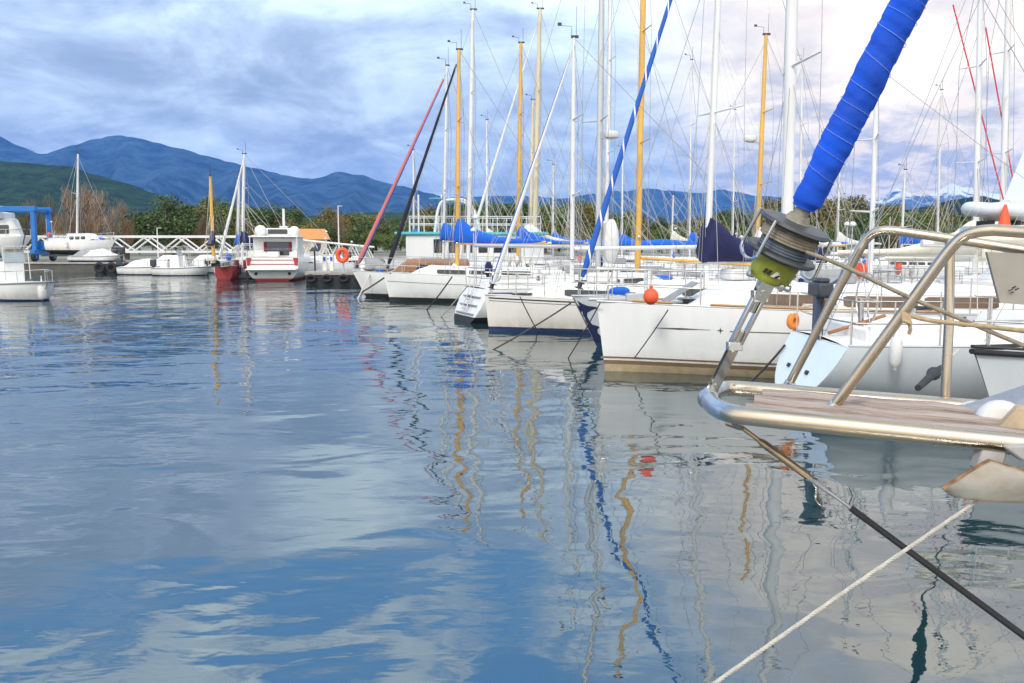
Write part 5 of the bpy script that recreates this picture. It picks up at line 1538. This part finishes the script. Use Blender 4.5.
for px, ty in ((60, 214), (75, 216), (90, 218), (108, 222), (128, 216), (204, 213), (212, 219), (340, 213), (20, 215), (44, 215)): plant(px, rt_.uniform(100, 112), ty, 4, 1.3)
for i, px in enumerate(range(-60, 1130, 13)):
    ty = 213 + 7 * math.sin(px * .021) + rt_.uniform(-7, 8) - (3 if px > 440 else 0)
    if 60 < px < 150: ty += 14
    plant(px + rt_.uniform(-6, 6), rt_.uniform(128, 165), ty, rt_.choice((0, 0, 1, 1, 2)), rt_.uniform(.95, 1.35))
for i, px in enumerate(range(180, 1100, 21)):
    ty = 226 + rt_.uniform(-6, 6)
    plant(px + rt_.uniform(-6, 6), rt_.uniform(106, 124), ty, rt_.choice((0, 1, 2, 2, 1)), rt_.uniform(1.0, 1.4))
for k in protos:
    for p in protos[k]:
        if p.name not in used_p:
            for ch in kids.get(p.name, []): bpy.data.objects.remove(ch)
            bpy.data.objects.remove(p)

# ------------------------------------------------------------------ hills
def hillmat(name, c, c2, scale, snow=None, bump=20, bs=.01):
    m, nt, b = nodes(name); N, Lk = nt.nodes, nt.links
    tc = N.new('ShaderNodeTexCoord'); nz = N.new('ShaderNodeTexNoise'); nz.inputs['Scale'].default_value = scale; nz.inputs['Detail'].default_value = 9; nz.inputs['Roughness'].default_value = .7
    Lk.new(tc.outputs['Object'], nz.inputs['Vector'])
    rp = N.new('ShaderNodeValToRGB'); rp.color_ramp.elements[0].position = .38; rp.color_ramp.elements[0].color = (*c2, 1); rp.color_ramp.elements[1].position = .62; rp.color_ramp.elements[1].color = (*c, 1)
    Lk.new(nz.outputs[0], rp.inputs[0]); out = rp.outputs[0]
    if snow:
        sx = N.new('ShaderNodeSeparateXYZ'); Lk.new(tc.outputs['Object'], sx.inputs[0])
        ad = N.new('ShaderNodeMath'); ad.operation = 'MULTIPLY_ADD'; ad.inputs[1].default_value = 900; Lk.new(nz.outputs[0], ad.inputs[0]); Lk.new(sx.outputs[2], ad.inputs[2])
        mr = N.new('ShaderNodeMapRange'); mr.inputs[1].default_value = snow + 420; mr.inputs[2].default_value = snow + 480; Lk.new(ad.outputs[0], mr.inputs[0])
        mx = N.new('ShaderNodeMix'); mx.data_type = 'RGBA'; mx.inputs['B'].default_value = (.8, .82, .85, 1); Lk.new(out, mx.inputs['A']); Lk.new(mr.outputs[0], mx.inputs['Factor']); out = mx.outputs['Result']
    Lk.new(out, b.inputs['Base Color']); b.inputs['Roughness'].default_value = .9; b.inputs['Specular IOR Level'].default_value = .1
    n2 = N.new('ShaderNodeTexNoise'); n2.inputs['Scale'].default_value = bs; n2.inputs['Detail'].default_value = 8; Lk.new(tc.outputs['Object'], n2.inputs['Vector'])
    bp = N.new('ShaderNodeBump'); bp.inputs['Distance'].default_value = bump; Lk.new(n2.outputs[0], bp.inputs['Height']); Lk.new(bp.outputs[0], b.inputs['Normal'])
    return m
def mountain(name, pts, D, front, back, m, amp, fr, seed, rough=1.5):
    nx, ny = 220, 44
    def prof(px):
        for (a, b), (c, d) in zip(pts[:-1], pts[1:]):
            if a <= px <= c:
                q = (px - a) / (c - a); q = q * q * (3 - 2 * q) * .5 + q * .5
                return b + (d - b) * q
        return pts[-1][1]
    rows = []
    for j in range(ny + 1):
        s = j / ny; row = []
        for i in range(nx + 1):
            px = pts[0][0] + (pts[-1][0] - pts[0][0]) * i / nx
            x = (px - 512) / FP * D
            Zr = max(1, EYE + (HZ - prof(px)) / FP * D)
            Zr += rough * noise.fractal(Vector((x * fr * 5, seed, 0)), .9, 2.1, 5)
            if s < .75:
                q = s / .75; y = D - front * (1 - q)
                pr = q ** 1.25
                nn = noise.fractal(Vector((x * fr, q * 1.3 + seed, seed * 3.1)), .9, 2.0, 6)
                rdg = abs(noise.noise(Vector((x * fr * 2.3 + q * .8, q * .9, seed)))) * 1.6
                z = Zr * (pr + (nn * amp * .5 - rdg * amp) * math.sin(math.pi * q) ** .8 * (1 - q * .35))
                z = min(z, Zr * (.15 + .85 * q) + 0)
            else:
                q = (s - .75) / .25; y = D + back * q; z = Zr * (1 - q * q)
            row.append((x * (y / D) ** .5, y, max(.2, z)))
        rows.append(row)
    return tag(MB().grid(rows).build(name, m, smooth=80, fixn=False), kind='structure')
FAR = hillmat('far_slope', (.045, .095, .13), (.004, .018, .045), .005, bump=110, bs=.005)  # haze blue and relief shade are put into the slope colours
mountain('mountain_range', [(-420, 190), (-250, 150), (-120, 118), (-40, 126), (0, 134), (25, 147), (52, 157), (80, 148), (105, 141), (124, 138), (150, 142), (180, 150), (215, 158), (250, 168), (290, 177), (318, 180), (342, 173), (365, 177), (395, 186), (430, 195), (470, 203), (520, 212), (600, 228), (680, 240)], 7200, 3600, 2000, FAR, .46, .0011, 4.2, 18)
mountain('mountain_range', [(330, 238), (390, 214), (430, 200), (470, 198), (520, 196), (560, 199), (610, 193), (650, 190), (690, 194), (720, 191), (760, 197), (800, 200), (850, 212), (900, 222), (960, 226), (1050, 214), (1200, 205), (1450, 225)], 10000, 2200, 1200, FAR, .35, .0011, 6.7, 18)
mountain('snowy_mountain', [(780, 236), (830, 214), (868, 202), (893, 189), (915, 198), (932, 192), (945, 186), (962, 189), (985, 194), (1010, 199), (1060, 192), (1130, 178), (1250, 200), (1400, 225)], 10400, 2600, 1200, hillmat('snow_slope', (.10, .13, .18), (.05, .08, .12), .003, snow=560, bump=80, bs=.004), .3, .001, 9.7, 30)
mountain('green_hill', [(-320, 190), (-200, 168), (-60, 158), (0, 162), (40, 165), (75, 168), (100, 175), (130, 184), (160, 195), (190, 205), (230, 217), (290, 228)], 1700, 700, 600, hillmat('wood_slope', (.026, .062, .022), (.009, .020, .013), .03, bump=5, bs=.08), .26, .004, 1.3, 2.5)
mountain('low_hill', [(160, 236), (210, 222), (260, 218), (330, 216), (380, 213), (430, 211), (480, 205), (520, 203), (560, 211), (610, 221), (680, 228), (740, 236)], 1450, 500, 500, hillmat('wood_slope_low', (.034, .066, .020), (.012, .024, .012), .035, bump=5, bs=.08), .22, .005, 6.4, 2.5)
mountain('dark_hill', [(700, 240), (760, 224), (800, 210), (836, 205), (862, 209), (895, 212), (920, 207), (950, 200), (975, 197), (1005, 203), (1050, 206), (1120, 198), (1250, 214), (1400, 236)], 1150, 480, 350, hillmat('wood_slope_dark', (.018, .040, .024), (.008, .016, .014), .02, bump=7, bs=.06), .25, .006, 3.3, 1.8)

# ------------------------------------------------------------------ water
m, nt, b = nodes('harbour_water'); N, Lk = nt.nodes, nt.links
b.inputs['Base Color'].default_value = (.012, .040, .046, 1); b.inputs['Roughness'].default_value = .012; b.inputs['IOR'].default_value = 2.9
geo = N.new('ShaderNodeNewGeometry')
def wn(scale, detail, stretch, rough=.5, dist=0):
    mp = N.new('ShaderNodeMapping'); mp.inputs['Scale'].default_value = stretch; Lk.new(geo.outputs['Position'], mp.inputs[0])
    n = N.new('ShaderNodeTexNoise'); n.inputs['Scale'].default_value = scale; n.inputs['Detail'].default_value = detail; n.inputs['Roughness'].default_value = rough; n.inputs['Distortion'].default_value = dist
    Lk.new(mp.outputs[0], n.inputs['Vector']); return n
def mth(op, a, b_):
    n = N.new('ShaderNodeMath'); n.operation = op
    for i, v in enumerate((a, b_)):
        if isinstance(v, (int, float)): n.inputs[i].default_value = v
        else: Lk.new(v, n.inputs[i])
    return n.outputs[0]
w1 = wn(.26, 1.5, (1, .8, 1), dist=.3); w2 = wn(.95, 2, (.75, 1.1, 1), .45, .4); w3 = wn(3.0, 3, (.7, 1.3, 1), .5, .3)
patch_n = wn(.05, 2, (1, .6, 1))
px_ = N.new('ShaderNodeSeparateXYZ'); Lk.new(geo.outputs['Position'], px_.inputs[0])
lf = N.new('ShaderNodeMapRange'); lf.inputs[1].default_value = 1.5; lf.inputs[2].default_value = -7; lf.inputs[3].default_value = .45; lf.inputs[4].default_value = 1.0; Lk.new(px_.outputs[0], lf.inputs[0])
pm = N.new('ShaderNodeMapRange'); pm.inputs[1].default_value = .4; pm.inputs[2].default_value = .62; pm.inputs[3].default_value = .35; pm.inputs[4].default_value = 1.0; Lk.new(patch_n.outputs[0], pm.inputs[0])
W1A, W2A, W3A = .11, .031, .0115
hgt = mth('ADD', mth('MULTIPLY', w1.outputs[0], W1A), mth('ADD', mth('MULTIPLY', w2.outputs[0], W2A), mth('MULTIPLY', mth('MULTIPLY', w3.outputs[0], W3A), mth('MULTIPLY', lf.outputs[0], pm.outputs[0]))))
bp = N.new('ShaderNodeBump'); bp.inputs['Distance'].default_value = 1.0; bp.inputs['Strength'].default_value = 1.0
Lk.new(hgt, bp.inputs['Height']); Lk.new(bp.outputs[0], b.inputs['Normal'])
mb = MB(); mb.grid([[(-400, -60, 0), (400, -60, 0)], [(-400, 110, 0), (400, 110, 0)]])
tag(mb.build('water', m, smooth=0), kind='structure')

# ------------------------------------------------------------------ haze
hz = bpy.data.materials.new('haze_air'); hz.use_nodes = True; nt = hz.node_tree; nt.nodes.clear()
pv = nt.nodes.new('ShaderNodeVolumePrincipled'); pv.inputs['Color'].default_value = (.13, .38, 1.0, 1); pv.inputs['Density'].default_value = HAZE_D; pv.inputs['Anisotropy'].default_value = 0
ou = nt.nodes.new('ShaderNodeOutputMaterial'); nt.links.new(pv.outputs[0], ou.inputs['Volume'])
mb = MB(); mb.box((0, 5750, 524), (44000, 12100, 1052)); o = mb.build('haze', hz, smooth=0); tag(o, kind='stuff')

# ------------------------------------------------------------------ sky and light
SUN_EL, SUN_AZ = 42.0, 205.0      # azimuth clockwise from +Y (the way the camera looks)
w = bpy.data.worlds.new('World'); sc.world = w; w.use_nodes = True
nt = w.node_tree; N, Lk = nt.nodes, nt.links; N.clear()
def M(op, a, b_=None, c=None):
    n = N.new('ShaderNodeMath'); n.operation = op
    for i, v in enumerate((a, b_, c)):
        if v is None: continue
        if isinstance(v, (int, float)): n.inputs[i].default_value = v
        else: Lk.new(v, n.inputs[i])
    return n.outputs[0]
def MR(v, a, b_, c=0, d=1, smooth=True):
    n = N.new('ShaderNodeMapRange'); n.interpolation_type = 'SMOOTHSTEP' if smooth else 'LINEAR'
    for i, q in ((1, a), (2, b_), (3, c), (4, d)): n.inputs[i].default_value = q
    Lk.new(v, n.inputs[0]); return n.outputs[0]
def MX(f, a, b_):
    n = N.new('ShaderNodeMix'); n.data_type = 'RGBA'
    for s, v in (('Factor', f), ('A', a), ('B', b_)):
        if isinstance(v, tuple): n.inputs[s].default_value = (*v, 1)
        elif isinstance(v, (int, float)): n.inputs[s].default_value = v
        else: Lk.new(v, n.inputs[s])
    return n.outputs['Result']
tc = N.new('ShaderNodeTexCoord'); D = tc.outputs['Generated']
sp = N.new('ShaderNodeSeparateXYZ'); Lk.new(D, sp.inputs[0]); X_, Y_, Z_ = sp.outputs
zc = M('ADD', M('MAXIMUM', Z_, 0.0), .30)
cb = N.new('ShaderNodeCombineXYZ'); Lk.new(M('DIVIDE', X_, zc), cb.inputs[0]); Lk.new(M('DIVIDE', Y_, zc), cb.inputs[1])
def noise_w(scale, detail, rough, dist, off=(0, 0, 0), st=(1, 1, 1)):
    mp = N.new('ShaderNodeMapping'); mp.inputs['Location'].default_value = off; mp.inputs['Scale'].default_value = st; Lk.new(cb.outputs[0], mp.inputs[0])
    n = N.new('ShaderNodeTexNoise'); n.inputs['Scale'].default_value = scale; n.inputs['Detail'].default_value = detail; n.inputs['Roughness'].default_value = rough; n.inputs['Distortion'].default_value = dist
    Lk.new(mp.outputs[0], n.inputs['Vector']); return n.outputs[0]
c1 = noise_w(3.0, 10, .58, .45, (2.3, 5.1, 0)); c2_ = noise_w(1.1, 4, .5, .1, (7.7, 1.2, 0)); c3 = noise_w(7.0, 7, .6, .3, (1.1, 8.2, 0))
cl = M('ADD', M('MULTIPLY', c1, .60), M('ADD', M('MULTIPLY', c2_, .20), M('MULTIPLY', c3, .20)))
rp = N.new('ShaderNodeValToRGB'); Lk.new(cl, rp.inputs[0])
e = rp.color_ramp.elements; e[0].position = .37; e[0].color = (.30, .375, .50, 1); e[1].position = .64; e[1].color = (.82, .96, 1.0, 1)
for p_, c_ in ((.44, (.36, .455, .60, 1)), (.50, (.48, .59, .74, 1)), (.57, (.66, .80, .91, 1))):
    k = e.new(p_); k.color = c_
up = MR(Z_, .17, .29, .96, 1.34)
vm = N.new('ShaderNodeVectorMath'); vm.operation = 'SCALE'; Lk.new(rp.outputs[0], vm.inputs[0]); Lk.new(up, vm.inputs['Scale']); cloud = vm.outputs[0]
# brighter towards the zenith side of the picture's centre-left
# glow of the hidden sunset on the right
def dirv(az, el): return Vector((math.sin(R(az)) * math.cos(R(el)), math.cos(R(az)) * math.cos(R(el)), math.sin(R(el))))
dt = N.new('ShaderNodeVectorMath'); dt.operation = 'DOT_PRODUCT'; Lk.new(D, dt.inputs[0]); dt.inputs[1].default_value = tuple(dirv(26, 13))
gl = MR(dt.outputs['Value'], .94, .992)
warm = MX(MR(cl, .40, .60), (.84, .77, .70), (1.30, 1.15, .90))
lowc = MR(M('ADD', Z_, M('MULTIPLY', M('SUBTRACT', c1, .5), .35)), .085, .19)                         # grey lavender bank near the hills
warm = MX(lowc, MX(MR(c3, .40, .60), (.55, .545, .56), (1.15, .96, .70)), warm)
cloud = MX(gl, cloud, warm)
# bright overcast behind and beside the camera
bk = MR(Y_, .35, -.45)
cloud = MX(bk, cloud, MX(MR(cl, .4, .6), (1.2, 1.22, 1.26), (1.62, 1.57, 1.48)))
sky = N.new('ShaderNodeTexSky'); sky.sky_type = 'NISHITA'; sky.sun_disc = False; sky.sun_elevation = R(SUN_EL); sky.sun_rotation = R(SUN_AZ); sky.altitude = 0; sky.air_density = 1.0; sky.dust_density = .6; sky.ozone_density = 1.5
# holes of clear sky high on the left
hole = M('MULTIPLY', MR(Z_, .30, .40), M('SUBTRACT', 1.0, M('MAXIMUM', MR(X_, .02, .26), bk)))
hole = M('MULTIPLY', hole, MR(cl, .535, .465))
b1 = N.new('ShaderNodeBackground'); Lk.new(sky.outputs[0], b1.inputs[0]); b1.inputs[1].default_value = .10
b2 = N.new('ShaderNodeBackground'); Lk.new(cloud, b2.inputs[0]); b2.inputs[1].default_value = CLOUD_S
b3 = N.new('ShaderNodeBackground'); b3.inputs[0].default_value = (.11, .36, .78, 1); b3.inputs[1].default_value = .8
as_ = N.new('ShaderNodeAddShader'); Lk.new(b1.outputs[0], as_.inputs[0]); Lk.new(b3.outputs[0], as_.inputs[1])
ms = N.new('ShaderNodeMixShader'); Lk.new(hole, ms.inputs[0]); Lk.new(b2.outputs[0], ms.inputs[1]); Lk.new(as_.outputs[0], ms.inputs[2])
ow = N.new('ShaderNodeOutputWorld'); Lk.new(ms.outputs[0], ow.inputs[0])

sl_ = bpy.data.lights.new('sun', 'SUN'); sl_.energy = 1.5; sl_.angle = R(14); sl_.color = (1, .96, .90)
so = bpy.data.objects.new('sun', sl_); col.objects.link(so)
so.rotation_euler = dirv(SUN_AZ, SUN_EL).to_track_quat('Z', 'Y').to_euler()

vs = sc.view_settings; sc.display_settings.display_device = 'sRGB'
vs.view_transform = 'Standard'; vs.look = 'None'; vs.gamma = 1; vs.use_curve_mapping = False; vs.exposure = EXPO
cy = sc.cycles
cy.max_bounces = 6; cy.diffuse_bounces = 3; cy.glossy_bounces = 4; cy.volume_bounces = 1; cy.transmission_bounces = 2
cy.use_denoising = True; cy.caustics_reflective = False; cy.caustics_refractive = False
